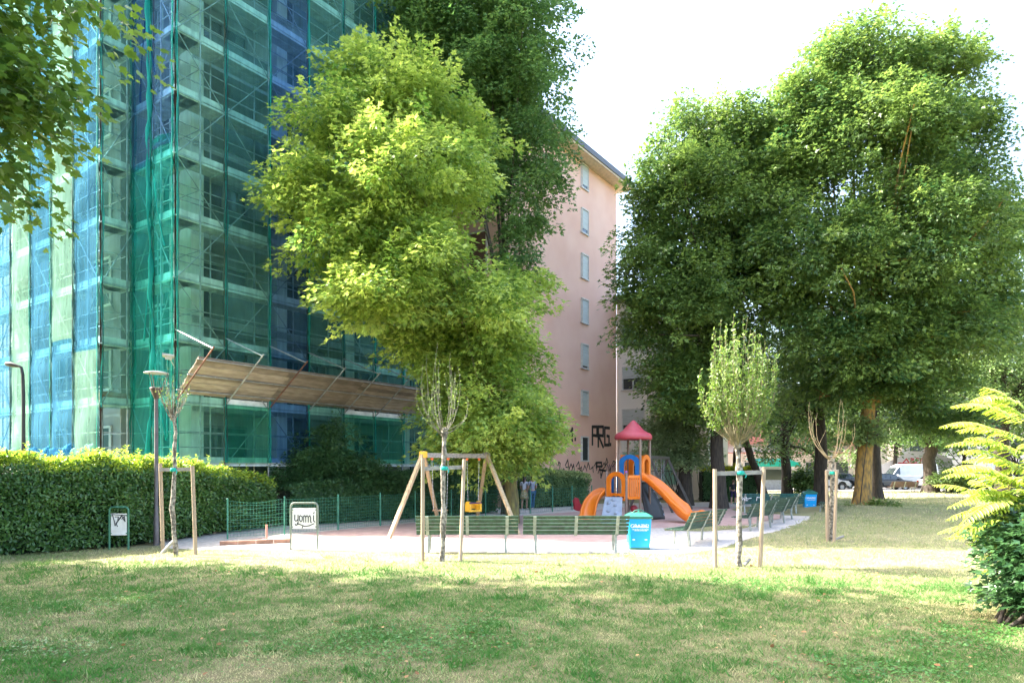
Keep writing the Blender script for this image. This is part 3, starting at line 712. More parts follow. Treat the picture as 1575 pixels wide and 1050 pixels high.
gb = 'green slatted park benches'
make_bench('green slatted bench seen from behind, before the wooden swing frame', G(718.5, 850)+Vector((0, .1, 0)), R(1.5), gb, 2.44)
make_bench('green slatted bench seen from behind, right beside the near blue bin', G(886, 850)+Vector((0, .1, 0)), 0, gb, 2.53)
ax = math.atan2(.77, .64)
make_bench('green slatted bench by the path behind the young tree with the leafy broom crown', (5.1, 18.3, 0), ax, gb, 2.3)
make_bench('green slatted bench at the near end of the far path row', (8.15, 22.5, 0), ax-.04, gb, 2.2)
make_bench('green slatted bench in the middle of the far path row', (9.3, 24.4, 0), ax-.12, gb, 2.2)
make_bench('green slatted bench at the end of the far path row, toward the far blue bin', (10.35, 26.3, 0), ax-.14, gb, 2.2)
teal_bench = mat('bench_teal', (.02,.10,.095), .45, var=.3, scale=9, island=.12)
b_ = make_bench('long dark teal bench with white scrawls on its back, beyond the path benches', (11.3, 29.9, 0), R(2), gb, 3.0, teal_bench)
g = MB(); strokes(g, (-1.4, -.17, .7), (1, 0, 0), (0, -.4, 1), [[(.1, .05), (.1, -.1), (.16, 0), (.22, -.1), (.22, .05)], [(.28, .05), (.28, -.1), (.36, -.1)], [(.3, -.02), (.4, -.02)], [(.42, .0), (.5, 0)], [(.75, .05), (.75, -.1)], [(.75, .04), (.86, .03)]], .025, .02); g.build('scrawl', white_m, b_)
make_bench('green slatted bench half hidden behind the stakes of the small bare tree', (14.3, 30.6, 0), R(62), gb, 1.8)
brown_b = mat('bench_brown', (.10,.06,.045), .6, island=.15)
make_bench('dark brown bench across the lawn, left of two near the parked vehicles', (31.7, 55.2, 0), R(3), 'brown benches near the road', 2.3, brown_b)
make_bench('dark brown bench across the lawn, right of two near the parked vehicles', (33.9*1.02, 55.0, 0), R(-4), 'brown benches near the road', 2.4, brown_b)

# ------------------------------------------------------------------ bins
bin_blue = mat('bin_blue', (.0,.33,.72), .35, var=.06, scale=3); bin_green = mat('bin_lid_green', (.02,.14,.10), .4, var=.15, scale=6)
def make_bin(label, loc, rz, gtxt='GRAZIE!', s=1.0):
    t = thing('litter_bin', label, 'litter bin', loc, rz, 'blue litter bins')
    b = MB(); h = .78*s; w0, w1 = .25*s, .29*s
    def rect(w_, z): 
        c = w_*.12; return [(-w_+c, -w_, z), (w_-c, -w_, z), (w_, -w_+c, z), (w_, w_-c, z), (w_-c, w_, z), (-w_+c, w_, z), (-w_, w_-c, z), (-w_, -w_+c, z)]
    def loft(mb, rings):
        vs = [p for r_ in rings for p in r_]; n = 8; mb._add(vs, [(i*n+j, i*n+(j+1) % n, (i+1)*n+(j+1) % n, (i+1)*n+j) for i in range(len(rings)-1) for j in range(n)]+[tuple(range(n))[::-1], tuple(range((len(rings)-1)*n, len(rings)*n))])
    loft(b, [rect(w0, .06), rect(w1, h)]); b.build('body', bin_blue, t, bevel=.008)
    b = MB(); loft(b, [rect(w0*1.02, 0), rect(w0*1.02, .07)]); b.build('base', bin_green, t, bevel=.006)
    b = MB(); loft(b, [rect(w1*1.05, h-.01), rect(w1*1.12, h+.01), rect(w1*1.12, h+.055), rect(w1*.8, h+.11), rect(w1*.62, h+.13)]); b.build('lid', bin_green, t, bevel=.008)
    b = MB(); 
    for x in (-1, 1): b.tube([(x*w1*.62, -.02, h+.11), (x*w1*.3, -.02, h+.185), (0, -.02, h+.205)], .014, 6)
    b.tube([(0, -w1*.5, h+.12), (0, 0, h+.2), (0, w1*.5, h+.12)], .014, 6); b.build('handle', bin_green, t)
    tl = math.atan2(w1-w0, h-.06)
    text_obj('lettering', gtxt, .125*s, white_m, t, (0, -(w0+(w1-w0)*.78)-.004, h*.76), (R(90)+tl, 0, 0))
    g = MB(); rg = random.Random(2)
    for (z, n, ww) in ((.60, 11, .30), (.57, 12, .34), (.51, 12, .36), (.485, 8, .26)):
        x = -ww/2
        while x < ww/2:
            l_ = rg.uniform(.015, .05); yy = -(w0+(w1-w0)*z/h)-.004; g.box((x+l_/2, yy, z*s), (l_, .004, .014)); x += l_+.01
    for x in (-1, 1):
        for q in range(3): g.box((x*.15+q*.022-.02, -(w0+(w1-w0)*.33)-.004, .26), (.014, .004, .03+.01*(q % 2)))
    g.build('small_print', white_m, t)
    return t
make_bin('bright blue litter bin with green lid and white lettering, next to the front bench', G(985, 845.5)+Vector((0, .25, 0)), R(-4))
make_bin('bright blue litter bin standing far back at the end of the path benches', (14.2, 32.6, 0), R(-12))

# ------------------------------------------------------------------ sign boards
panel_m = mat('sign_panel', (.66,.62,.56), .5, col2=(.78,.76,.72), scale=6)
def signboard(label, c, w, h, rz, pz, tag_lines, paintm, lw, fm):
    t = thing('notice_board', label, 'sign', c, rz, 'framed notice boards'); r = .09
    f = MB(); pts = [(-w/2, 0, -.05), (-w/2, 0, h-r)]+[(-w/2+r-r*math.cos(a), 0, h-r+r*math.sin(a)) for a in (.4, .8, 1.2)]+[(-w/2+r, 0, h), (w/2-r, 0, h)]+[(w/2-r+r*math.sin(a), 0, h-r+r*math.cos(a)) for a in (.4, .8, 1.2)]+[(w/2, 0, h-r), (w/2, 0, -.05)]
    f.tube(pts, .024, 10); f.build('frame', fm, t)
    p = MB(); z0, z1 = pz; p.box((0, 0, (z0+z1)/2), (w-.075, .018, z1-z0)); pn = p.build('panel', panel_m, t, bevel=.003)
    k = MB(); 
    for x in (-1, 1):
        for z in (z0+.05, z1-.05): k.box((x*(w/2-.035), 0, z), (.05, .026, .03))
    k.build('clamp', fm, t)
    g = MB(); strokes(g, (-w/2, -.0125, z0), (1, 0, 0), (0, 0, 1), tag_lines, lw, .004); g.build('scrawl', paintm, t)
signboard('small green-framed notice board with scratched white panel standing before the hedge', G(183, 845)+Vector((0, .0, 0)), .455, 1.06, R(4), (.36, .90),
    [[(.08, .50), (.12, .36), (.14, .24), (.24, .40), (.32, .50)], [(.14, .46), (.22, .46), (.2, .34), (.3, .5), (.36, .36)], [(.06, .52), (.4, .49)], [(.2, .22), (.16, .30), (.28, .44)], [(.3, .40), (.36, .47), (.38, .34)]], mat('worn_black', (.03,.03,.035), .7), .02, green_paint)
tl = [[(.10, .34), (.10, .22), (.13, .19), (.17, .23)], [(.18, .34), (.18, .12), (.13, .09), (.11, .12)], [(.215, .31), (.24, .33), (.285, .30), (.28, .21), (.25, .18), (.215, .22), (.215, .31)], [(.32, .17), (.32, .32), (.345, .33), (.37, .29), (.37, .17)], [(.37, .29), (.40, .33), (.43, .29), (.43, .17)], [(.43, .29), (.47, .33), (.49, .28), (.49, .17), (.51, .16)], [(.56, .33), (.56, .20), (.595, .17)], [(.56, .38), (.575, .41)], [(.16, .14), (.35, .06), (.46, .08), (.57, .13)], [(.30, .07), (.28, .02)]]
signboard('grey-framed notice board with black blackletter scrawl between wire fence and lawn', G(468, 845), .66, 1.16, R(2), (.52, 1.04), tl, black_m, .022, mat('frame_green_grey', (.16,.19,.15), .5, var=.25))

# ------------------------------------------------------------------ wire fence
fence_g = mat('fence_green', (.05,.22,.14), .45, var=.2)
FP = [G(350, 829), (-6.9, 20.7, 0), G(520, 815), G(585, 808.5), (-3.6, 25.4, 0), (-2.4, 27.0, 0), (-1.1, 28.4, 0), (.8, 30, 0), (1.85, 31.2, 0), (2.85, 32.4, 0), (3.9, 33.4, 0)]
FP = [Vector(p) for p in FP]; fo = FP[0].copy()
FT = thing('wire_fence', 'low green welded wire fence with posts along the playground edge', 'fence', fo)
for i, p in enumerate(FP): q = MB(); q.tube([p+UP*-.1, p+UP*1.14], .026, 8); q.lathe([(.03, 1.13), (.03, 1.16), (.0, 1.17)], p, 8); q.build('post', fence_g, FT, off=fo)
fr_ = random.Random(5)
for i in range(len(FP)-1):
    a, b = FP[i], FP[i+1]; L_ = (b-a).length; d = (b-a)/L_; q = MB(); nrm_ = Vector((-d.y, d.x, 0)); near = i < 4
    rr_ = .0042 if near else .004; step = .1 if near else .15
    bowl = fr_.uniform(-.05, .05)
    for k in range(11 if near else 8):
        z = .05+k*(1.02/(10 if near else 7)); pts = []
        for j in range(9):
            u = j/8; sag = math.sin(u*math.pi); pts.append(a+d*(u*L_)+nrm_*(.03+bowl*sag*(.4+z)+.02*math.sin(u*9+k*(1.1 if i < 1 else .3)))+UP*(z-(.05 if i == 0 else .015)*sag*z+(.02*math.sin(u*7+k*2) if i == 0 else 0)))
        q.tube(pts, rr_*1.1, 4, cap=False, sm=False)
    for k in range(int(L_/step)+1):
        u = k*step; sag = math.sin(u/L_*math.pi)
        q.tube([a+d*u+nrm_*(.034+bowl*sag*.4)+UP*.04, a+d*u+nrm_*(.034+bowl*sag*1.4)+UP*(1.08-(.05 if i == 0 else .015)*sag)], rr_*.85, 4, cap=False, sm=False)
    q.build('wire_panel', fence_g, FT, off=fo)
o = MB(); o.tube([G(410, 829), G(410, 829)+UP*.42], .03, 7); oo = o.build('marker_peg', mat('peg_pink', (.5,.25,.18), .7), loc=G(410, 829)); tag(oo, 'short pinkish peg standing behind the first wire fence panel', 'peg')

# ------------------------------------------------------------------ street lamps
def lamp():
    b = G(240.5, 838); t = thing('street_lamp', 'slim grey street lamp with open cone head beside the left staked tree', 'street lamp', b)
    m = mat('lamp_post', (.11,.095,.095), .45, metal=.3, var=.2)
    q = MB(); H = 3.85; q.tube([(0, 0, -.1), (0, 0, .75), (0, 0, .78), (0, 0, H)], [.075, .07, .055, .045], 12); q.build('pole', m, t)
    q = MB(); q.lathe([(.04, H-.02), (.055, H), (.155, H+.24), (.16, H+.28), (.13, H+.29), (.0, H+.29)], (0, 0, 0), 14); q.build('lamp_housing', mat('lamp_brown', (.07,.045,.04), .5), t)
    q = MB()
    for a in (.3, 2.4, 4.5): q.tube([(.14*math.cos(a), .14*math.sin(a), H+.27), (.27*math.cos(a), .27*math.sin(a), H+.66)], .011, 6)
    q.build('lamp_arm', m, t)
    q = MB(); q.lathe([(.0, H+.70), (.2, H+.70), (.30, H+.675), (.30, H+.655), (.0, H+.665)], (0, 0, 0), 20); q.build('lamp_cap', mat('lamp_cap', (.45,.46,.45), .4), t)
lamp()
def lamp2():
    Y = 20.2; b = GX(36, Y); t = thing('street_lamp', 'curved road lamp with dark flat head rising over the hedge at the far left', 'street lamp', b)
    m = mat('lamp_post_dark', (.025,.025,.03), .45, var=.2); z = CAMH+(HOR-563)/FPX*Y
    q = MB(); q.tube([(0, 0, 0), (0, 0, z-.9), (-.02, 0, z-.25), (-.06, 0, z-.04), (-.14, 0, z)], [.06, .05, .045, .04, .035], 10); q.build('pole', m, t)
    q = MB(); q.tube([(-.12, 0, z), (-.2, 0, z+.01), (-.36, 0, z+.05), (-.5, 0, z+.07), (-.55, 0, z+.065)], [.03, .05, .075, .06, .02], 10); q.build('lamp_head', m, t)
lamp2()

# ------------------------------------------------------------------ wooden swing set
sw_wood = mat('swing_timber', (.38,.27,.15), .75, col2=(.52,.39,.23), scale=2, bump=.4, bscale=12, stretch=(8, 8, 1), island=.08)
grey_wood = mat('grey_timber', (.27,.25,.22), .85, var=.25, scale=4, bump=.4, stretch=(1, 6, 6))
yel = mat('swing_yellow', (.75,.42,.03), .45, var=.1); orange_cap = mat('hook_orange', (.75,.16,.03), .5)
def swing():
    A = W(651, 699.5, 21.3); B = W(748, 700.5, 22.7); A.z = B.z = 2.42; o = Vector((A.x, A.y, 0))
    t = thing('swing_set', 'wooden A-frame swing set with flat seat and yellow toddler seat', 'swing', o)
    q = MB(); q.beam(A, B, .13, .15); q.build('beam', grey_wood, t, off=o, bevel=.01)
    dr = (B-A).normalized()
    for P_, feet in ((A, (G(597, 828.5), Vector((-2.45, 23.2, 0)))), (B, (Vector((.22, 20.7, 0)), Vector((-1.3, 24.9, 0))))):
        for f in feet:
            q = MB(); q.beam(P_+UP*.09+(f-P_).normalized()*-.02, f-UP*.05, .11, .11); q.build('leg', sw_wood, t, off=o, bevel=.012)
        q = MB(); q.box(P_+UP*.02+dr*(.0), (.2, .2, .2), math.atan2(dr.y, dr.x)); q.build('bracket', yel if P_ is A else grey_wood, t, off=o, bevel=.02)
    def hang(u): 
        q = MB(); p = A.lerp(B, u)-UP*.08; q.lathe([(.0, .02), (.045, .02), (.05, -.05), (.02, -.07), (0, -.07)], p, 8); q.build('hanger', orange_cap, t, off=o); return p
    def chain(p, r_):
        q = MB(); n = int((p-r_).length/.055)
        for i in range(n):
            a = p.lerp(r_, i/n); b = p.lerp(r_, (i+1.15)/n); q.beam(a, b, .016 if i % 2 else .006, .006 if i % 2 else .016)
        q.build('chain', steel, t, off=o)
    p1, p2 = hang(.13), hang(.38); s = (p1+p2)/2; s.z = .66
    chain(p1, s-dr*.24+UP*.05); chain(p2, s+dr*.24+UP*.05)
    q = MB(); q.box(s+UP*.02, (.48, .2, .05), math.atan2(dr.y, dr.x)); q.build('flat_seat', mat('seat_wood', (.30,.20,.11), .7), t, off=o, bevel=.015)
    p1, p2 = hang(.68), hang(.88); s = (p1+p2)/2; s.z = .62; a_ = math.atan2(dr.y, dr.x)
    chain(p1, s-dr*.2+UP*.3); chain(p2, s+dr*.2+UP*.3)
    q = MB(); Mz = Matrix.Rotation(a_, 3, 'Z')
    for x in (-.2, .2):
        c = s+Mz@Vector((x, 0, .13)); q.plate([c+Mz@Vector((-.02, -.16, -.16)), c+Mz@Vector((-.02, .16, -.16)), c+Mz@Vector((-.02, .16, .1)), c+Mz@Vector((-.02, .07, .18)), c+Mz@Vector((-.02, -.07, .18)), c+Mz@Vector((-.02, -.16, .1))], Mz@Vector((.06, 0, 0)))
    q.box(s, (.42, .3, .06), a_); q.box(s+Mz@Vector((0, .15, .16)), (.4, .03, .2), a_); 
    q.build('toddler_seat', yel, t, off=o, bevel=.01)
    q = MB(); q.tube([s+Mz@Vector((-.23, -.14, .26)), s+Mz@Vector((.23, -.14, .26))], .025, 8); q.build('safety_bar', mat('bar_dark', (.12,.05,.12), .4), t, off=o)
swing()
def swing_far():
    m = mat('far_swing_metal', (.085,.075,.065), .5, var=.2); A = W(1000, 703, 31); B = W(1027, 703, 33.5); A.z = B.z = 2.5; o = Vector((A.x, A.y, 0)); dr = (B-A).normalized(); sd = Vector((dr.y, -dr.x, 0))
    t = thing('swing_set', 'dark grey swing frame standing behind the orange slide', 'swing', o)
    q = MB(); q.beam(A-dr*.2, B+dr*.1, .14, .14); q.build('beam', m, t, off=o)
    for P_ in (A, B):
        for s in (-1, 1): q = MB(); q.beam(P_, Vector((P_.x, P_.y, -.03))+sd*s*1.05+Vector((.15 if P_ is B and s > 0 else 0, 0, 0)), .1, .1); q.build('leg', m, t, off=o)
    for u in (.3, .7):
        c = A.lerp(B, u); q = MB(); q.box(Vector((c.x, c.y, .55)), (.42, .2, .05), math.atan2(dr.y, dr.x)); q.build('seat', black_m, t, off=o)
        for s in (-.19, .19): q = MB(); q.tube([c+dr*s, Vector((c.x, c.y, .57))+dr*s], .01, 5); q.build('chain', steel, t, off=o)
swing_far()

# ------------------------------------------------------------------ play tower with slides
plo = mat('plastic_orange', (.83,.20,.012), .38, var=.08, scale=2, coat=.2); ply = mat('plastic_amber', (.90,.33,.02), .38, var=.08, scale=2, coat=.2)
plb = mat('plastic_blue', (.01,.14,.42), .35, var=.08); plr = mat('plastic_red', (.42,.035,.05), .38, var=.12); plp = mat('roof_rose', (.45,.06,.08), .5, var=.12, scale=2)
plg = mat('climb_grey', (.30,.34,.40), .7, var=.12, scale=4, bump=.3); postm = mat('post_brown', (.24,.17,.13), .6, var=.15); dk = mat('panel_black', (.025,.025,.025), .5); plank = mat('deck_dark', (.07,.06,.06), .7)
def tower():
    O = GX(965, 26.5); t = thing('play_tower', 'playground tower with rose cone roof and orange slides', 'play tower', O)
    k = 26.5/FPX
    X = lambda px: (px-965)*k; Z = lambda py: CAMH+(HOR-py)*k
    rz = R(12)
    bd = lambda q, n, m, **kw: q.build(n, m, t, **kw)
    # posts: upper deck corners + lower deck corners
    up = {'a': (X(952), -.05), 'b': (X(980.5), -.55), 'c': (X(1000.5), .15), 'd': (X(971), .72)}
    for (x, y) in up.values(): q = MB(); q.tube([(x, y, -.05), (x, y, Z(674))], .052, 12); bd(q, 'post', postm)
    lo = {'e': (X(957), -.95), 'f': (X(931), -.35), 'g': (X(943), .4)}
    for (x, y), zt in zip(lo.values(), (Z(725), Z(726), Z(727))): q = MB(); q.tube([(x, y, -.05), (x, y, zt)], .05, 12); q.lathe([(.052, zt), (.045, zt+.03), (.0, zt+.05)], (x, y, 0), 12); bd(q, 'post', postm)
    P3 = lambda n, z: Vector((*({**up, **lo}[n]), z))
    zu, zlw = Z(737), Z(765)
    q = MB(); q.plate([P3('a', zu), P3('b', zu), P3('c', zu), P3('d', zu)], (0, 0, .07)); bd(q, 'platform', plank)
    q = MB(); q.plate([P3('f', zlw), P3('e', zlw), P3('b', zlw), P3('a', zlw), P3('g', zlw)], (0, 0, .07)); bd(q, 'platform', plank)
    # roof: flared cone on a rounded brim
    c = Vector((X(974.5), .07, 0)); q = MB(); zb_ = Z(676)
    q.lathe([(.60, zb_+.02), (.70, zb_), (.735, zb_+.07), (.72, zb_+.16), (.66, zb_+.24), (.50, zb_+.31), (.40, zb_+.38), (.22, zb_+.58), (.06, zb_+.74), (.0, zb_+.77)], c, 20); 
    bd(q, 'roof', plp)
    def arch(a, b, z0, z1, wd, th, name, m, iw=.5, botz=None):
        """panel standing between two posts with an arched opening"""
        a, b = Vector(a), Vector(b); d = (b-a); L = d.length; d /= L; n = Vector((-d.y, d.x, 0))*th
        q = MB(); r = L/2; hh = z1-z0; out = []; inn = []; iw_ = L*iw/2; zs = z1-r*.85; N = 12
        out = [(0, z0)]+[(r-r*math.cos(math.pi*i/N), zs+r*.85*math.sin(math.pi*i/N)) for i in range(N+1)]+[(L, z0)]
        zi = z1-(r-iw_)*.9-iw_*.9; inn = [(r-iw_, z0)]+[(r-iw_*math.cos(math.pi*i/N), zi+iw_*.95*math.sin(math.pi*i/N)) for i in range(N+1)]+[(r+iw_, z0)]
        pt = lambda p, s: Vector((a.x, a.y, 0))+d*p[0]+UP*p[1]+n*(s-.5)
        k_ = len(out); vs = [pt(p, 0) for p in out]+[pt(p, 0) for p in inn]+[pt(p, 1) for p in out]+[pt(p, 1) for p in inn]
        fs = []
        for i in range(k_-1):
            fs += [(i, i+1, k_+i+1, k_+i), (2*k_+i+1, 2*k_+i, 3*k_+i, 3*k_+i+1), (i+1, i, 2*k_+i, 2*k_+i+1), (k_+i, k_+i+1, 3*k_+i+1, 3*k_+i)]
        fs += [(0, k_, 3*k_, 2*k_), (k_-1, 3*k_-1, 4*k_-1, 2*k_-1)]
        q._add(vs, fs); return bd(q, name, m)
    arch(P3('a', 0), P3('b', 0), Z(731), Z(699), 0, .09, 'arch_panel', plb, .56)
    arch(P3('d', 0), P3('c', 0)+Vector((-.02, 0, 0)), Z(733), Z(699), 0, .07, 'arch_panel', plo, .5)
    arch(P3('b', 0)+Vector((.05, 0, 0)), P3('c', 0), Z(731), Z(699), 0, .09, 'arch_panel', plo, .52)
    arch(P3('f', 0), P3('e', 0), zlw+.07, Z(725), 0, .09, 'arch_panel', plo, .58)
    arch(P3('g', 0), P3('a', 0), zlw+.07, Z(727), 0, .08, 'arch_panel', plb, .6)
    # barred panels
    def bars(a, b, z0, z1, n=6, m=plo):
        q = MB(); a, b = Vector(a), Vector(b); q.beam(Vector((a.x, a.y, z1)), Vector((b.x, b.y, z1)), .06, .10); q.beam(Vector((a.x, a.y, z0)), Vector((b.x, b.y, z0)), .06, .10)
        for i in range(n+1): p = a.lerp(b, i/n); q.beam((p.x, p.y, z0), (p.x, p.y, z1), .05, .05)
        bd(q, 'barred_panel', m)
    bars(P3('e', 0)+Vector((.07, 0, 0)), P3('b', 0)+Vector((-.03, -.04, 0)), Z(764), Z(732), 6)
    bars(P3('a', 0), P3('d', 0), Z(735), Z(701), 5, plo)
    bars(P3('f', 0)+Vector((.05, .05, 0)), P3('e', 0)+Vector((-.05, .0, 0)), Z(766), Z(759), 4, plo)
    # big slide
    S0 = Vector((X(986), -.25, Z(736))); path = [(987, 736, 0), (992, 737, -.05), (1002, 744, -.2), (1016, 758, -.5), (1031, 777, -.85), (1040, 789, -1.1), (1048, 796, -1.25), (1058, 799, -1.42), (1072, 799, -1.65)]
    pts = [Vector((X(p), -.25+y, max(.10, Z(z)))) for p, z, y in path]
    def slide(name, pts, hw, side, m, m2, lip=.09):
        q = MB(); K = len(pts); prof = []
        rows = []
        for i, p in enumerate(pts):
            d = (pts[min(i+1, K-1)]-pts[max(0, i-1)]); dh = Vector((d.x, d.y, 0)).normalized(); sd = Vector((dh.y, -dh.x, 0))
            s = side[i] if hasattr(side, '__len__') else side; w_ = hw
            row = [(-w_-lip, s-.05), (-w_-lip*.9, s), (-w_-lip*.3, s+.01), (-w_, s-.03), (-w_*.9, .04), (-w_*.6, 0), (0, -.015), (w_*.6, 0), (w_*.9, .04), (w_, s-.03), (w_+lip*.3, s+.01), (w_+lip*.9, s), (w_+lip, s-.05), (w_+lip*.6, -.05), (0, -.07), (-w_-lip*.6, -.05)]
            rows.append([p+sd*a+UP*b for a, b in row])
        n = len(rows[0]); vs = [v for r_ in rows for v in r_]
        q._add(vs, [(i*n+j, i*n+(j+1) % n, (i+1)*n+(j+1) % n, (i+1)*n+j) for i in range(K-1) for j in range(n)], True)
        q._add(rows[0], [tuple(range(n))]); q._add(rows[-1], [tuple(range(n))[::-1]])
        return bd(q, name, m)
    def dense(pts, n=3):
        out = []
        for i in range(len(pts)-1):
            p0, p1, p2, p3 = pts[max(0, i-1)], pts[i], pts[i+1], pts[min(len(pts)-1, i+2)]
            for k_ in range(n):
                u = k_/n; out.append(.5*((2*p1)+(p2-p0)*u+(2*p0-5*p1+4*p2-p3)*u*u+(3*p1-p0-3*p2+p3)*u**3))
        return out+[pts[-1]]
    pd = dense(pts); sides = []
    for i in range(len(pd)):
        u = i/(len(pd)-1); sides.append(.23+.10*math.exp(-((u-.60)/.08)**2)+.14*math.exp(-((u-.86)/.10)**2))
    slide('slide', pd, .30, sides, plo, ply)
    # small curved slide on the left
    path = [(936, 758, .25), (928, 757, .2), (918, 762, .05), (909, 772, -.15), (903, 785, -.4), (900, 795, -.65), (896, 798, -.85)]
    pts = [Vector((X(p), -.15+y, max(.08, Z(z)))) for p, z, y in path]
    slide('curved_slide', dense(pts), .22, .17, plo, ply)
    # grey climbing slab
    q = MB(); a = Vector((X(927), -.75, zlw+.02)); b = Vector((X(951), -1.0, zlw+.02)); e1 = Vector((X(945), -1.75, .0)); e0 = Vector((X(916), -1.5, .0))
    q.plate([e0, e1, b, a], (0, .06, .05)); bd(q, 'climbing_slab', plg, bevel=.015)
    nrm2 = (e1-e0).cross(a-e0).normalized(); nrm2 = nrm2 if nrm2.y < 0 else -nrm2
    rg = random.Random(3)
    for (u, v) in ((.25, .8), (.62, .72), (.3, .48), (.7, .4), (.22, .25), (.6, .15), (.5, .92)):
        q = MB(); p = e0.lerp(e1, u).lerp(a.lerp(b, u), v)+nrm2*.01; q.lathe([(.075, -.03), (.08, .0), (.06, .035), (.02, .05), (0, .05)], (0, 0, 0), 9)
        rot = UP.rotation_difference(nrm2).to_matrix(); q.v = [tuple(p+rot@Vector((x, y*.8, z))) for x, y, z in q.v]; bd(q, 'climbing_hold', plg)
    # dark curved climber under the slide
    q = MB()
    def cf(u, v):
        zz = (1-v)*Z(742)+v*0; off = .55*math.sin(v*1.5)
        return Vector((X(982)+u*.45+off*(.4+u*.75), .1+.5*u-.25*v, zz))
    q.grid(cf, 4, 14); ob = bd(q, 'climbing_wall', dk); sm = ob.modifiers.new('solid', 'SOLIDIFY'); sm.thickness = .05
    q = MB()
    for i in range(6):
        v = .12+i*.15; p = cf(1, v); q.box(p+Vector((.0, -.04, 0)), (.05, .06, .09))
    bd(q, 'wall_edge', plg)
    # steering wheel dot and bolts
    q = MB(); q.lathe([(.0, 0), (.14, 0), (.14, .04), (0, .04)], (0, 0, 0), 14); q.v = [(x+X(973), -.32+z, y+Z(781)) for x, y, z in q.v]; bd(q, 'play_wheel', plr)
    q = MB(); q.box((X(956.5), -.95-.05, Z(725)), (.08, .04, .08)); bd(q, 'cap', mat('cap_violet', (.35,.1,.35), .5))
tower()
def spring(label, px, Y, s, rz):
    b = GX(px, Y); t = thing('spring_rider', label, 'spring rider', b, rz)
    q = MB(); pts = [(.09*math.cos(i*.7), .09*math.sin(i*.7), .03+i*.0085) for i in range(40)]; q.tube(pts, .018, 6); q.build('spring', steel, t)
    q = MB()
    prof = [(-.42, .42), (-.40, .62), (-.46, .80), (-.34, .98), (-.22, .93), (-.16, .70), (.05, .60), (.20, .66), (.26, .92), (.36, 1.06), (.48, .98), (.44, .74), (.46, .50), (.30, .36), (-.25, .34)]
    for y in (-.13, .09): q.plate([(x*s, y, z*s) for x, z in prof], (0, .035, 0))
    q.build('side_panel', plr, t, bevel=.01)
    q = MB(); q.box((0, 0, .52*s), (.34*s, .22, .05)); q.build('seat', plr, t, bevel=.01)
    q = MB(); q.tube([(.28*s, -.24, .8*s), (.28*s, .24, .8*s)], .018, 8); q.build('handle', black_m, t)
spring('red spring rider left of the small orange slide', 896, 27.5, .85, R(10))

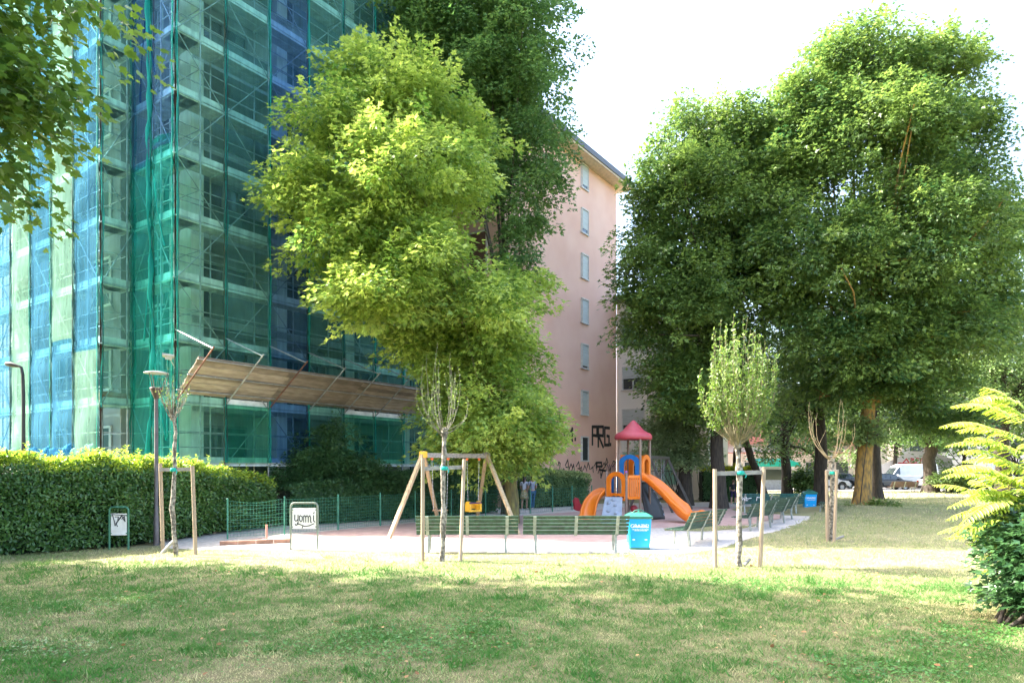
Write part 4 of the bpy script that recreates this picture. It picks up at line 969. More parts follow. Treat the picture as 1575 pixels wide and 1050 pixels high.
# ------------------------------------------------------------------ young staked trees
whip_leaf = leafmat('whip_leaf', (.05,.11,.02), (.18,.26,.05), tw=.4)
def whip_tree(name, label, base, trunk_px, Yd, rt, whips, spread, top, leafn, seed, stakes, bar, tie, barkm, prop=None, lsz=.045, wr=.012, curve=1.0, twm=twig, vase=.28):
    rg = np.random.default_rng(seed); base = Vector(base)
    t = thing(name, label, 'young tree', base, 0, 'young trees tied to stakes')
    pts = [W(px, py, Yd) for px, py in trunk_px]; pts[0] = base-UP*.08
    n = len(pts); q = MB()
    dp = []; rr = []
    for i in range(n-1):
        for k in range(4):
            u = k/4; p = pts[i].lerp(pts[i+1], u); p += Vector((rg.normal(), rg.normal(), 0))*rt*.10; dp.append(p); rr.append(rt*(1-.35*(i+u)/(n-1))*(1+.16*rg.normal())*(1.35 if i+u < .3 else 1))
    dp.append(pts[-1]); rr.append(rt*.8); q.tube(dp, rr, 10); head = pts[-1]
    for k in range(7): a = rg.uniform(0, 6.28); q.lathe([(0, -.05), (rt*.8, -.02), (rt*.7, .03), (0, .06)], head+Vector((math.cos(a)*rt*.6, math.sin(a)*rt*.6, rg.uniform(-.1, .05))), 7)
    q.build('trunk', barkm, t, off=base)
    w = MB(); P = []; A = []
    for k in range(whips):
        a = rg.uniform(0, 2*math.pi); r_ = spread*rg.uniform(.15, 1)**.7; h = top*rg.uniform(.5, 1.03)*(1-.42*(r_/spread)**2)
        st = head+Vector((math.cos(a), math.sin(a), 0))*rt*.6+UP*rg.uniform(-.12, .04)
        tp = head+Vector((math.cos(a)*r_, math.sin(a)*r_, h)); c1 = head+Vector((math.cos(a)*r_*1.0*curve, math.sin(a)*r_*curve, h*vase))
        cv = [(1-u)**2*st+2*u*(1-u)*c1+u*u*tp+Vector((rg.normal(), rg.normal(), 0))*.018*u for u in np.linspace(0, 1, 9).tolist()]
        w.tube(cv, [wr*(1-.75*u) for u in np.linspace(0, 1, 9).tolist()], 5, cap=False)
        if rg.random() < .6:
            i_ = rg.integers(3, 6); e_ = cv[i_]+Vector((rg.normal()*.12, rg.normal()*.12, h*.35)); w.tube([cv[i_], e_], [wr*.5, wr*.2], 4, cap=False); cv2 = [cv[i_].lerp(e_, u) for u in np.linspace(0, 1, 6).tolist()]
        else: cv2 = []
        for cc, m_ in ((cv, leafn), (cv2, leafn//2)):
            if not cc: continue
            for _ in range(m_):
                u = rg.uniform(.36, 1)*(len(cc)-1); i_ = min(int(u), len(cc)-2); p = cc[i_].lerp(cc[i_+1], u-i_); P.append(p+Vector(rg.normal(size=3)*.02)); A.append(rg.normal(size=3)*.8+np.array([0, 0, .4]))
    w.build('branches', twm, t, off=base)
    if P:
        P = np.array([tuple(p) for p in P]); A = np.array(A); leaves('foliage', P, A, rg.normal(size=A.shape)+np.array([-.3, -.2, .6]), lsz*rg.uniform(.6, 1.3, len(P)), 'oval', whip_leaf, t, base, rg.random(len(P)), width=1.1)
    if prop: q = MB(); q.tube([prop[0], prop[1]], .035, 8); q.build('prop_rod', grey_wood if len(prop) < 3 else steel, t, off=base)
    for i, (b0, b1) in enumerate(stakes):
        q = MB(); q.tube([b0-UP*.1, b0.lerp(b1, .5), b1], [.045, .043, .041], 10); o = q.build('stake', wood, t, off=base)
    if bar: q = MB(); q.beam(bar[0], bar[1], .035, .085); q.build('crossbar', grey_wood, t, off=base)
    if tie: q = MB(); q.lathe([(rt+.012, -.04), (rt+.022, -.02), (rt+.02, .03), (rt+.01, .045)], tie, 12); q.tube([tie+Vector((rt, -.02, .03)), tie+Vector((rt+.05, -.05, -.05)), tie+Vector((rt+.03, -.05, -.1))], .012, 5); q.build('tie', teal_m, t, off=base)
    return t
Y1 = 15.7
whip_tree('young_tree', 'thin crooked bare young tree at left, staked beside the street lamp', GX(271, Y1), [(271, 855), (265, 780), (269, 720), (268, 690), (271, 665), (266, 640)], Y1, .05, 22, .42, 1.5, 9, 21,
    [(GX(251, 16.4), W(246.5, 712, 16.4)), (GX(301, 16.0), W(296, 716, 16.0))], (W(246, 722, 16.3), W(297, 721, 16.1)), W(267, 722, Y1), bark_pale, (W(249, 850, Y1), W(268, 830, Y1), 1), .04, .011, .6, bark_pale)
Y2 = 14.9
whip_tree('young_tree', 'young tree with dark trunk and thin upright shoots before the swing set', GX(680, Y2), [(680, 862), (682, 790), (682, 720), (683, 685), (684, 664)], Y2, .062, 24, .62, 2.0, 10, 22,
    [(GX(650, Y2), W(650.5, 704, Y2)), (GX(708, 14.9), W(714, 706, 15.3))], (W(652, 720.5, Y2+.07), W(714, 718, 15.3)), W(683, 720, Y2), bark_pale, None, .045, .008, 1.25, mat('twig_grey', (.15,.14,.10), .8, var=.2))
Y3 = 14.1
whip_tree('young_tree', 'young tree with bushy upright broom of leafy shoots between two stakes', GX(1136, Y3), [(1136, 872), (1137, 800), (1138, 730), (1134, 695), (1135, 680)], Y3, .066, 90, .80, 2.8, 50, 23,
    [(GX(1100, 13.9), W(1099.5, 721, 13.9)), (GX(1169, 14.0), W(1175, 718, 14.2))], (W(1101, 728, 13.98), W(1172, 726, 14.2)), W(1138, 727, Y3), bark_pale, (GX(1142, Y3)-Vector((0, .1, 0))+UP*.04, GX(1153, Y3)+UP*.15), .07, .008, 1.1, mat('twig_olive', (.20,.17,.09), .8, var=.2))
Y4 = 19.0
whip_tree('young_tree', 'small bare young tree bound tightly between two close stakes', GX(1278, Y4), [(1278, 832), (1279, 780), (1280, 725), (1279, 705)], Y4, .07, 10, .85, 2.0, 2, 24,
    [(GX(1272.5, 18.9), W(1271, 723, 18.9)), (GX(1283, 18.7), W(1287, 724, 18.7))], (W(1270, 724, 18.95), W(1290, 724, 18.7)), W(1281, 727, 18.85), bark_pale, (GX(1280, 18.8)+UP*.02, GX(1297, 18.9)+UP*.14), .06, .013, 1.2)

# ------------------------------------------------------------------ hedges and shrubs
laurel = leafmat('laurel_leaf', (.035,.10,.025), (.12,.23,.05), tw=.28, rough=.33, spec=.55)
laurel_top = leafmat('laurel_sunlit_leaf', (.15,.26,.03), (.40,.48,.07), tw=.45, rough=.4)  # top shoots: sunlight on the hedge top put into a brighter leaf colour
shrub_l = leafmat('shrub_leaf', (.03,.09,.03), (.10,.20,.07), tw=.28)
pale_l = leafmat('privet_sunlit_leaf', (.20,.28,.09), (.52,.58,.28), tw=.35)  # pale leaf colour stands in for sun on the privet top
def hedge(name, label, cat, line, thick, hs, lm, topm, n, size, seed, group=None, tm='oval', top_n=.3, ends=True):
    """line: front foot of the hedge; leaves grow on and just inside a lumpy box"""
    rg = np.random.default_rng(seed); L = [Vector((*p, 0)) for p in line]; o = L[0].copy(); t = thing(name, label, cat, o, 0, group)
    seg = [(L[i+1]-L[i]).length for i in range(len(L)-1)]; tot = sum(seg); cs = np.cumsum([0]+seg)
    s = rg.uniform(0, tot, n); i = np.clip(np.searchsorted(cs, s)-1, 0, len(seg)-1); u = (s-cs[i])/np.array(seg)[i]
    La = np.array([tuple(p) for p in L]); base = La[i]*(1-u)[:, None]+La[i+1]*u[:, None]; d = nrm(La[i+1]-La[i]); nn_ = np.stack([d[:, 1], -d[:, 0], 0*s], 1)   # nn_ = outward (front)
    H = np.array(hs)[i]*(1-u)+np.array(hs)[i+1]*u; H = H*(1+.10*(vnoise(s, s*0, 1.3, seed)-.5)+.06*(vnoise(s, s*0, 4, seed+1)-.5))
    part = rg.random(n); top = part < top_n; back = part > .93
    z = np.where(top, H-np.abs(rg.normal(size=n))*.12, rg.uniform(0.03, 1, n)**.85*H); y = np.where(top, rg.uniform(-.0, 1, n)*thick, np.abs(rg.normal(size=n))*.16+.0)
    y = np.where(back, thick-.1+rg.normal(size=n)*.06, y); bulge = .30*(vnoise(s, z, .9, seed+2)-.5)+.22*(vnoise(s, z, 2.6, seed+3)-.5)
    y = y-bulge*(~top); rnd = np.clip((z/H-.85)/.15, 0, 1)*.22; y = np.where(top, y, y+rnd)
    pos = base-nn_*y[:, None]; pos[:, 2] = z
    nor = nn_*np.where(top, .1, .9)[:, None]*np.where(back, -1, 1)[:, None]+np.array([0, 0, 1])*np.where(top, 1, .45)[:, None]+rg.normal(size=(n, 3))*.42
    axx = np.array([0, 0, -.2])+nn_*.35+rg.normal(size=(n, 3))*.6; axx[top, 2] += 1.0
    tin = np.clip(.35+.5*(vnoise(s, z, 2.0, seed+5)-.4)+rg.normal(size=n)*.2, 0, 1)
    young = (z > H-.28) & (rg.random(n) < .75) if topm else np.zeros(n, bool)  # leaves near the top take topm, which carries the sunlit colour
    sz = size*rg.uniform(.7, 1.25, n)
    leaves('foliage', pos[~young], axx[~young], nor[~young], sz[~young], tm, lm, t, o, tin[~young])
    if topm:
        m_ = int(tot*14); ss = rg.uniform(0, tot, m_); i = np.clip(np.searchsorted(cs, ss)-1, 0, len(seg)-1); u = (ss-cs[i])/np.array(seg)[i]
        bs = La[i]*(1-u)[:, None]+La[i+1]*u[:, None]; dd = nrm(La[i+1]-La[i]); n2 = np.stack([dd[:, 1], -dd[:, 0], 0*ss], 1); Hh = np.array(hs)[i]*(1-u)+np.array(hs)[i+1]*u
        P, A, N_ = [pos[young]], [axx[young]], [nor[young]]
        for q in range(m_):
            hh = rg.uniform(.1, .38)*(1.5 if rg.random() < .08 else 1); k = int(hh/.028)+3; c = bs[q]-n2[q]*rg.uniform(.05, thick); c[2] = Hh[q]-.12; lean = rg.normal(size=2)*.12
            zz = np.linspace(0, hh, k); p = c+np.stack([zz*lean[0], zz*lean[1], zz], 1); ang = np.arange(k)*2.4+rg.random()
            P.append(p); A.append(np.stack([np.cos(ang), np.sin(ang), .55+0*ang], 1)); N_.append(np.stack([-np.cos(ang)*.5, -np.sin(ang)*.5, 1+0*ang], 1))
        P, A, N_ = map(np.concatenate, (P, A, N_)); leaves('sunlit_shoots', P, A, N_, size*rg.uniform(.7, 1.2, len(P)), tm, topm, t, o, rg.random(len(P)))
    st = MB()
    for q in range(int(tot*2.2)):
        s_ = rg.uniform(0, tot); i_ = int(np.clip(np.searchsorted(cs, s_)-1, 0, len(seg)-1)); u_ = (s_-cs[i_])/seg[i_]; b = L[i_].lerp(L[i_+1], u_); dd = (L[i_+1]-L[i_]).normalized(); bb_ = b-Vector((dd.y, -dd.x, 0))*rg.uniform(.25, thick*.7)
        st.tube([bb_, bb_+Vector((rg.normal()*.15, rg.normal()*.15, hs[i_]*.5)), bb_+Vector((rg.normal()*.3, rg.normal()*.2, hs[i_]*.85))], [.025, .018, .008], 5, cap=False)
    st.build('stems', bark_dark, t, off=o)
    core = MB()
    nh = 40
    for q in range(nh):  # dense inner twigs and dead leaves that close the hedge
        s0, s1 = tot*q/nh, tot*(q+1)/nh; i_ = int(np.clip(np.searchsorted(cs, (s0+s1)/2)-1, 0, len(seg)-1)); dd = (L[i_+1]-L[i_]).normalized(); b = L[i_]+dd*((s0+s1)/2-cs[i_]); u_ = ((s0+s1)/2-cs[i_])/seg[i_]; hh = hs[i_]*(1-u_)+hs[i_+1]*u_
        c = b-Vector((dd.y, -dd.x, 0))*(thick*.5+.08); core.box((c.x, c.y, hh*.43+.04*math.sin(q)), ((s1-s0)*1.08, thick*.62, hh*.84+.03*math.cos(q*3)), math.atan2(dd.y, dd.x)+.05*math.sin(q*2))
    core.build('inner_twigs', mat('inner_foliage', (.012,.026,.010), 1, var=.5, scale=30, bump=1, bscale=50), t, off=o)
    return t
# vector nn_ = (dy,-dx): walking away from the camera along a left-hand hedge this points right, towards the lawn
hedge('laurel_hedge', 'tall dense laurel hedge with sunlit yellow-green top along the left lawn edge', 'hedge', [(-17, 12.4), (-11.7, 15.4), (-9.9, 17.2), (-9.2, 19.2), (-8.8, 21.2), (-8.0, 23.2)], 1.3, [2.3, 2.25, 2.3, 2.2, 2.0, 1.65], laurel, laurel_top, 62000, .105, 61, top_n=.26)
hedge('privet_hedge', 'hedge with pale sunlit-coloured top behind the wire fence, left of the play tower', 'hedge', [(.3, 33.3), (2.2, 34.6), (4.2, 36.6)], 1.5, [1.75, 1.95, 1.6], leafmat('privet_side', (.05,.12,.04), (.20,.28,.10), tw=.3), pale_l, 26000, .10, 62, top_n=.45)
hedge('clipped_hedge', 'square clipped hedge with top coloured sunlit yellow among the right trunks', 'hedge', [(11.3, 40.2), (14.5, 40.2)], 1.2, [2.05, 2.0], shrub_l, leafmat('sunlit_top_leaf', (.35,.42,.02), (.62,.62,.05), tw=.4), 14000, .11, 63, top_n=.4)  # yellow top leaves paint in the light falling on the hedge
hedge('shrub_row', 'dark shaded shrub row behind the swing set and wire fence', 'hedge', [(-7.6, 23.6), (-5.0, 26.0), (-3, 27.8), (-.6, 30.6)], 1.6, [1.4, 1.75, 1.9, 1.9], shrub_l, None, 42000, .12, 64, tm='tri3')
def shrub(name, label, base, blobs, nb, per, leaf, tm, lm, seed, cat='shrub', stems=8, br=(.25, .6), **kw):
    rg = np.random.default_rng(seed); t = thing(name, label, cat, base); pos, ax_, nor, tin, cen = crown(blobs, nb, per, rg, br, **kw)
    k = pos[:, 2] > .02; leaves('foliage', pos[k], ax_[k], nor[k], leaf*rg.uniform(.7, 1.25, k.sum()), tm, lm, t, base, tin[k])
    q = MB()
    for i in range(stems):
        e_ = Vector(cen[rg.integers(len(cen))]); b = Vector(base)+Vector((rg.normal()*.2, rg.normal()*.2, -.05)); q.tube([b, b.lerp(e_, .5)+Vector((0, 0, .1)), e_], [.03, .022, .008], 5, cap=False)
    q.build('stems', bark_dark, t, off=base); return t
shrub('leafy_shrub', 'tall shaded shrub rising above the hedge end before the scaffold', GX(500, 26.0), [blob(505, 715, 26, 55, 40), blob(515, 670, 26, 26, 32), blob(490, 730, 25.5, 45, 30), blob(550, 730, 26.2, 50, 32), blob(600, 750, 26.5, 35, 30), blob(440, 745, 25.2, 35, 35)], 170, 150, .13, 'tri3', shrub_l, 71)
shrub('broadleaf_bush', 'dark glossy broad-leaved bush at the right edge of the lawn', (6.45, 8.9, 0), [(7.25, 8.9, .7, .72, .7, .78), (7.8, 8.6, .9, .9, .8, .95), (7.4, 9.3, 1.15, .6, .6, .42), (6.95, 8.7, .4, .42, .5, .42)], 420, 110, .125, 'tri3', leafmat('bush_leaf', (.015,.05,.018), (.05,.115,.035), tw=.22, rough=.28, spec=.6), 72, br=(.2, .42), shell=.14)
shrub('pale_shrub', 'pale sunlit low tree foliage behind the orange slide', GX(1040, 37), [blob(1035, 670, 36.5, 45, 38), blob(1010, 690, 36.5, 26, 30), blob(1060, 700, 36.2, 30, 30), blob(1020, 655, 36.5, 25, 22)], 150, 120, .17, 'tri3', leafmat('pale_leaf', (.10,.17,.07), (.36,.44,.22), tw=.3), 73, cat='small tree', br=(.3, .8))
shrub('young_sapling', 'sapling with a leafy clump hugging the mossy orange trunk', GX(1325, 32.4), [blob(1322, 655, 32.2, 28, 16), blob(1352, 668, 32.2, 20, 14), blob(1300, 672, 32.2, 14, 8)], 36, 60, .19, 'tri3', leafmat('sap_leaf', (.09,.15,.05), (.25,.32,.10), tw=.35), 74, stems=1, br=(.25, .5))
shrub('low_bush', 'low yellow-green weeds at the foot of the mossy orange trunk', GX(1345, 32), [(GX(1345, 32).x+.3, 31.9, .2, .9, .4, .28), (GX(1310, 32).x-.3, 31.7, .15, .5, .3, .2)], 40, 40, .12, 'tri3', whip_leaf, 75, stems=1, br=(.12, .25))
# feathery compound-leaf sapling at the right edge
def fronds():
    base = Vector((7.35, 9.6, 0)); t = thing('tree_of_heaven', 'bright yellow-green feathery sapling with long compound leaves at the right edge', 'sapling', base)
    rg = np.random.default_rng(81); P = []; A = []; N_ = []; S = []; q = MB(); sm_ = MB(); stems_ = []
    for k in range(7):
        b = base+Vector((rg.normal()*.25, rg.normal()*.2, 0)); tp = Vector((7.75+rg.uniform(-.65, .9), 9.4+rg.uniform(-.4, .5), rg.uniform(1.5, 2.95))); stems_.append((b, tp)); sm_.tube([b, b.lerp(tp, .5)+Vector((.05, 0, 0)), tp], [.025, .018, .009], 7)
    spec_ = [(1560, 680, 1432, 664), (1572, 655, 1462, 634), (1575, 625, 1480, 610), (1560, 640, 1515, 600), (1560, 720, 1465, 700), (1565, 705, 1490, 684), (1550, 750, 1440, 742), (1570, 775, 1445, 776), (1560, 770, 1470, 815), (1560, 740, 1450, 722)]
    fr = []
    for (x0, y0, x1, y1) in spec_:
        Ya = rg.uniform(9.0, 9.6); fr.append((W(x0, y0, Ya+.1), W(x1+rg.uniform(-6, 14), y1+rg.uniform(-12, 12), Ya-.1)))
    for k in range(150):
        b, tp = stems_[rg.integers(7)]; a = b.lerp(tp, rg.uniform(.35, 1)); th = rg.uniform(0, 6.28); L_ = rg.uniform(.5, 1.0); e_ = a+Vector((math.cos(th)*L_-.15, math.sin(th)*L_*.8, rg.uniform(-.35, .65)*L_))
        fr.append((a, e_))
    for a, e_ in fr:
        L_ = (e_-a).length; n = int(L_/.045); prev = None; pts = []
        for i in range(n+1):
            u = i/n; p = a.lerp(e_, u)+UP*(.16*L_*math.sin(u*math.pi*.8)-.10*L_*u*u); pts.append(p)
        q.tube(pts[::3]+[pts[-1]], .0045, 4, cap=False)
        for i in range(2, n+1):
            d = (pts[i]-pts[i-1]).normalized(); s_ = d.cross(UP).normalized(); ln = .165*(math.sin(min(1, (i/n)*.92+.10)*math.pi)**.5+.12)
            for sg in (-1, 1):
                P.append(tuple(pts[i])); A.append(tuple(s_*sg+d*.45+UP*(-.5+rg.normal()*.12))); N_.append(tuple(UP+s_*sg*-.2+Vector(rg.normal(size=3)*.15))); S.append(ln)
    P, A, N_ = np.array(P), np.array(A), np.array(N_)
    leaves('fronds', P, A, N_, np.array(S)*rg.uniform(.85, 1.1, len(S)), 'oval', leafmat('frond_leaf', (.15,.25,.03), (.42,.49,.07), tw=.42), t, base, rg.random(len(P)), width=.55)
    q.build('leaf_stalks', mat('stalk', (.35,.34,.08), .6), t, off=base); sm_.build('stems', twig, t, off=base)
fronds()
# ------------------------------------------------------------------ trees
lf_yellow = leafmat('maple_leaf', (.09,.195,.035), (.45,.54,.12), tw=.42, rough=.5)
lf_mid = leafmat('mid_leaf', (.05,.13,.04), (.21,.33,.09), tw=.38)
lf_dark = leafmat('lime_leaf', (.03,.09,.03), (.23,.33,.075), tw=.32, rough=.36, spec=.5)
lf_plane = leafmat('plane_leaf', (.03,.09,.02), (.15,.25,.04), tw=.42, rough=.42)
lf_far = leafmat('far_leaf', (.045,.10,.03), (.15,.22,.06), tw=.35)
B_ = blob
tree('box_elder_tree', 'wide yellow-green tree in the middle, its trunk behind the wooden swing', 'tree', GX(789, 24.9), W(780, 640, 24.9), .25,
    [B_(600,140,24,62,66), B_(548,110,24,34,60), B_(640,185,24,85,80), B_(520,210,23.5,70,75), B_(490,295,23,66,62), B_(452,325,22.6,40,34), B_(630,290,22.8,103,88,3.2), B_(560,380,23,105,80), B_(600,465,22.3,78,50,2.6), B_(690,250,24.4,80,75), B_(545,465,22.8,36,40), B_(668,425,22.8,58,68,2.8), B_(758,485,23.6,62,60,2.6), B_(800,455,25,34,50), B_(740,560,25,85,62), B_(765,640,23.8,80,60,2.4), B_(828,650,25,34,36), B_(700,640,24.8,50,55), B_(660,530,24,50,50), B_(735,690,24.2,66,34), B_(815,688,24.4,48,32), B_(775,700,24.2,60,26)],
    860, 250, .20, 'tri3', lf_yellow, bark_moss, 101, br=(.28, .85), nl=22, buttress=1.1, spikes=.3, fl=.7, shell=.17, holes=[(-.75, 24.5, 10.3, .55, 3, .85)])
tree('tall_tree', 'tall dark green tree rising beyond the top of the picture behind the yellow-green one', 'tree', GX(785, 29.8), W(780, 500, 30), .30,
    [B_(690,40,30,95,85), B_(785,50,30,85,100), B_(745,150,30,95,90), B_(815,205,29.8,58,100), B_(832,290,29.6,34,42), B_(690,-70,30,110,90), B_(790,-90,30,100,100), B_(745,255,30,70,58), B_(812,335,29.5,24,36), B_(797,385,29.6,32,62), B_(865,90,29.8,16,22), B_(650,110,30,60,70), B_(740,-200,30,100,80)],
    900, 240, .20, 'tri3', lf_mid, bark, 102, br=(.3, .9), nl=6, spikes=.2, holes=[(-.9, 30, 12.3, .7, 3, .95)])
tree('lime_tree', 'tall dense lime tree with rounded top, left one of the big right-hand pair', 'tree', GX(1106, 34.0), W(1100, 560, 34), .36,
    [B_(1075,215,34,66,58), B_(1130,235,34,66,75), B_(1025,295,33.5,60,66), B_(1100,335,33,95,105), B_(1000,395,33,56,80), B_(1060,470,33,105,88), B_(995,510,33.2,42,55), B_(1085,580,33.5,80,60), B_(1045,620,34,46,36), B_(1150,420,34,60,95), B_(1165,270,34.5,50,60), B_(1130,640,34,60,30)],
    860, 270, .215, 'tri3', lf_dark, bark_dark, 103, br=(.3, 1.0), nl=20, spikes=.24, fl=.72, shell=.17, shrink=.95)
tree('lime_tree', 'very large dark lime tree with mossy orange trunk, right one of the big pair', 'tree', R7B+UP*.22, W(1343, 540, 32.6), .38,
    [B_(1330,115,33,88,70), B_(1440,118,33.5,64,64), B_(1252,190,33,68,72), B_(1220,280,32.5,66,86), B_(1350,225,32,115,105), B_(1458,232,33,62,100), B_(1495,340,32.5,64,86), B_(1400,380,31.3,135,105), B_(1262,410,31.2,105,105), B_(1515,430,33,46,70), B_(1450,515,31.5,100,66), B_(1340,530,31.3,105,58), B_(1232,515,32,66,66), B_(1400,590,32.5,80,32), B_(1510,500,33.5,50,50), B_(1290,590,33,60,40), B_(1440,640,34,70,26)],
    1650, 270, .215, 'tri3', lf_dark, bark_rust, 104, br=(.3, 1.05), nl=30, spikes=.24, fl=.72, shell=.17, shrink=.96, buttress=1.25)
# thinner trees behind the pair
def thin(label, px, Y, forkpx, forkpy, r0, blobs, nb, seed, lm=lf_dark, bk=bark_dark, leaf=.2, per=150, **kw):
    tree('park_tree', label, 'tree', GX(px, Y), W(forkpx, forkpy, Y), r0, blobs, nb, per, leaf, 'rhomb', lm, bk, seed, group='trees standing in the park', br=(.5, 1.3), **kw)
thin('dark tree trunk standing directly behind the end of the orange slide', 1053, 36.5, 1058, 600, .38, [B_(1060,585,37,50,40), B_(1030,560,37,40,50), B_(1085,620,37,34,40)], 90, 111)
thin('slim dark trunk between the broom-crowned sapling and the big lime trunk', 1131, 41, 1135, 610, .26, [B_(1140,540,41,46,60), B_(1120,600,41,30,30)], 60, 112)
thin('tree with its dark trunk leaning left over the white car', 1178, 40, 1140, 655, .25, [B_(1120,600,40,34,36), B_(1160,560,40.5,32,40)], 50, 113, nl=8)
thin('forked dark tree near the white car, with branches spreading in a V', 1211, 44, 1206, 640, .33, [B_(1215,520,44,64,70), B_(1180,600,44,26,24), B_(1240,610,44,36,40), B_(1230,680,44,34,24), B_(1185,690,43.5,26,16), B_(1248,712,44,20,14)], 95, 114, lm=lf_far, nl=16)
thin('dark trunk just left of the small bare staked tree', 1262, 36.5, 1262, 600, .36, [B_(1262,560,37,70,60), B_(1250,620,37,46,34)], 90, 115)
thin('dark trunk close behind the mossy orange trunk', 1350, 44, 1346, 620, .3, [B_(1340,590,45,80,50), B_(1390,640,45,50,34), B_(1300,650,45,34,30)], 130, 116)
thin('stout dark tree alone across the lawn near the parked white vans', 1431, 55, 1430, 640, .52, [B_(1430,560,55,75,70), B_(1390,610,55,55,46), B_(1480,620,55,60,50), B_(1440,660,55,70,26), B_(1420,480,55,50,50)], 300, 117, lm=lf_mid, leaf=.25)
thin('broad pale green tree at the right edge behind the big lime tree', 1545, 46, 1540, 640, .5, [B_(1560,380,46,50,80), B_(1530,520,46,70,75), B_(1580,600,46,90,75), B_(1500,600,46,55,60), B_(1600,480,46,70,90), B_(1640,560,46,70,90)], 360, 118, lm=lf_far, leaf=.22)
rg_ = random.Random(44)
far_lab = ['low rounded tree beyond the lawn left of the dark leaning trunk', 'street tree seen under the crown of the forked tree', 'street tree between the small staked tree and the forked trunk', 'street tree behind the mossy orange trunk', 'wide street tree right of the mossy trunk, above the dark cars', 'street tree above the left white van', 'street tree beyond the stout lone tree', 'street tree at the far right beyond the feathery sapling', 'large street tree rising over the right edge of the lawn']
for i, (px, Y, w_, top, bot) in enumerate(((1085, 60, 40, 560, 668), (1212, 62, 42, 560, 672), (1262, 64, 44, 560, 690), (1315, 72, 50, 520, 690), (1375, 70, 55, 500, 680), (1420, 76, 50, 480, 690), (1480, 68, 60, 500, 705), (1560, 66, 70, 470, 715), (1640, 60, 70, 440, 700))):
    bl = [B_(px+rg_.uniform(-.5, .5)*w_, top+(bot-top)*f, Y, w_*s_, (bot-top)*.27) for f, s_ in ((.22, .6), (.45, .95), (.7, 1.0), (.85, .7), (.5, .8))]
    thin(far_lab[i], px, Y, px+3, bot, .22, bl, 170, 130+i, lm=lf_far, leaf=.34, per=90, nl=8)
# trees behind the play area, between pink block and clipped hedge, and behind the dark shrub row
for lab, px, Y, w_, pt, pb_ in (('loose pale shrub right of the stout lone tree trunk', 1464, 53.5, 26, 722, 752), ('small dark shrub just left of the far blue bin behind the teal bench', 1236, 44, 12, 722, 750)):
    shrub('park_shrub', lab, GX(px, Y), [blob(px, (pt+pb_)/2, Y, w_, (pb_-pt)/2), blob(px+w_*.5, (pt+pb_)/2+6, Y, w_*.6, (pb_-pt)*.4)], 90, 60, .2, 'rhomb', lf_far, 170+px % 7, br=(.3, .7))
# plane trees on the left: one overhangs the picture, the row shades the lawn
def plane(label, base, blobs, nb, seed, tm='lobed', leaf=.145, per=150, r0=.34):
    tree('plane_tree', label, 'tree', base, (base[0]+.3, base[1], 6.2), r0, blobs, nb, per, leaf, tm, lf_plane, bark_pale, seed, group='plane trees', br=(.3, .8), nl=20, spikes=.1, droop=.5)
plane('plane tree whose lobed leaves hang into the upper left corner', (-12.6, 8.6, 0),
    [B_(-35,45,9.2,100,95,1.2), B_(-18,180,9.0,54,76,.9), B_(-26,275,9.0,30,46,.7), B_(92,-8,9.6,36,32,.7), B_(52,130,9.4,32,42,.7), B_(-90,180,8.8,90,150,1.6), (-10.4, 8.2, 9.5, 3.2, 3.0, 3.4), (-13, 8.4, 12.5, 4.4, 3.6, 3.4), (-9.6, 7.8, 13.6, 3.0, 3.0, 2.6), (-12.5, 9, 16.5, 3.2, 3, 2.4)], 1000, 151)
plane('tall plane tree left of the viewer outside the picture', (-17.5, 6.6, 0), [(-17, 6.2, 9.5, 4.2, 3.8, 3.0), (-16.6, 6.6, 13.5, 4.2, 4.0, 3.2), (-17.5, 7.2, 17.6, 3.4, 3.6, 2.6), (-14.3, 5.6, 11, 2.6, 3, 2.4)], 350, 152, 'rhomb', .38, 70)
plane('tall plane tree standing beyond the left edge of the lawn', (-22.5, 14, 0), [(-21.5, 14, 10, 4.4, 2.9, 3.4), (-21.5, 14.1, 15.5, 4.2, 2.9, 3.6), (-21.3, 14, 20.5, 3.6, 2.9, 3.2), (-20, 14.6, 25, 3, 2.6, 2.6)], 400, 153, 'rhomb', .4, 70)
plane('tall plane tree behind the left edge of the lawn', (-26.5, 9.2, 0), [(-25.5, 9.5, 14, 4.4, 4.4, 4.2), (-25.2, 9.4, 20, 4.2, 4.4, 3.8), (-25.4, 10.2, 25, 3.2, 3.8, 2.8)], 310, 154, 'rhomb', .42, 70)

# ------------------------------------------------------------------ far side of the road
far_red = mat('far_brick', (.42,.17,.13), .85, var=.15, scale=.7); far_pale = mat('far_render', (.62,.56,.50), .9, var=.1, scale=.5); awn = mat('awning_green', (.0,.32,.24), .6)
def shopblock(label, x0, x1, Y, H, wallm, upm, rows, seed):
    t = thing('street_building', label, 'building', (x0, Y, 0)); w = MB(); w.box(((x1-x0)/2, 5, H/2), (x1-x0, 10, H)); w.build('wall', wallm, t)
    r = MB(); r.box(((x1-x0)/2, 5, H+.16), (x1-x0+1, 11, .3)); r.build('roof', upm, t)
    n = int((x1-x0)/3.2)
    for k in range(rows):
        for j in range(n):
            xx = (j+.5)*(x1-x0)/n; zz = 1.5+k*3.1; f = MB(); f.box((xx, -.04, zz), (1.6, .1, 1.7 if k else 2.4)); wd_ = f.build('window', wfr, t)
            g = MB(); g.box((xx, -.1, zz), (1.4, .03, 1.5 if k else 2.2)); g.build('pane', glass_d if (j+k) % 3 else blind, wd_)
    return t
b = shopblock('far street building with reddish upper wall seen between the right trunks', 19, 44, 80, 9.5, far_pale, far_red, 3, 1)
w = MB(); w.box((12.5, -.25, 5.6), (24.6, .4, 1.7)); w.build('brick_band', far_red, b); w = MB(); w.box((12, -.9, 3.7), (22, 1.6, .12)); w.build('awning', far_red, b)
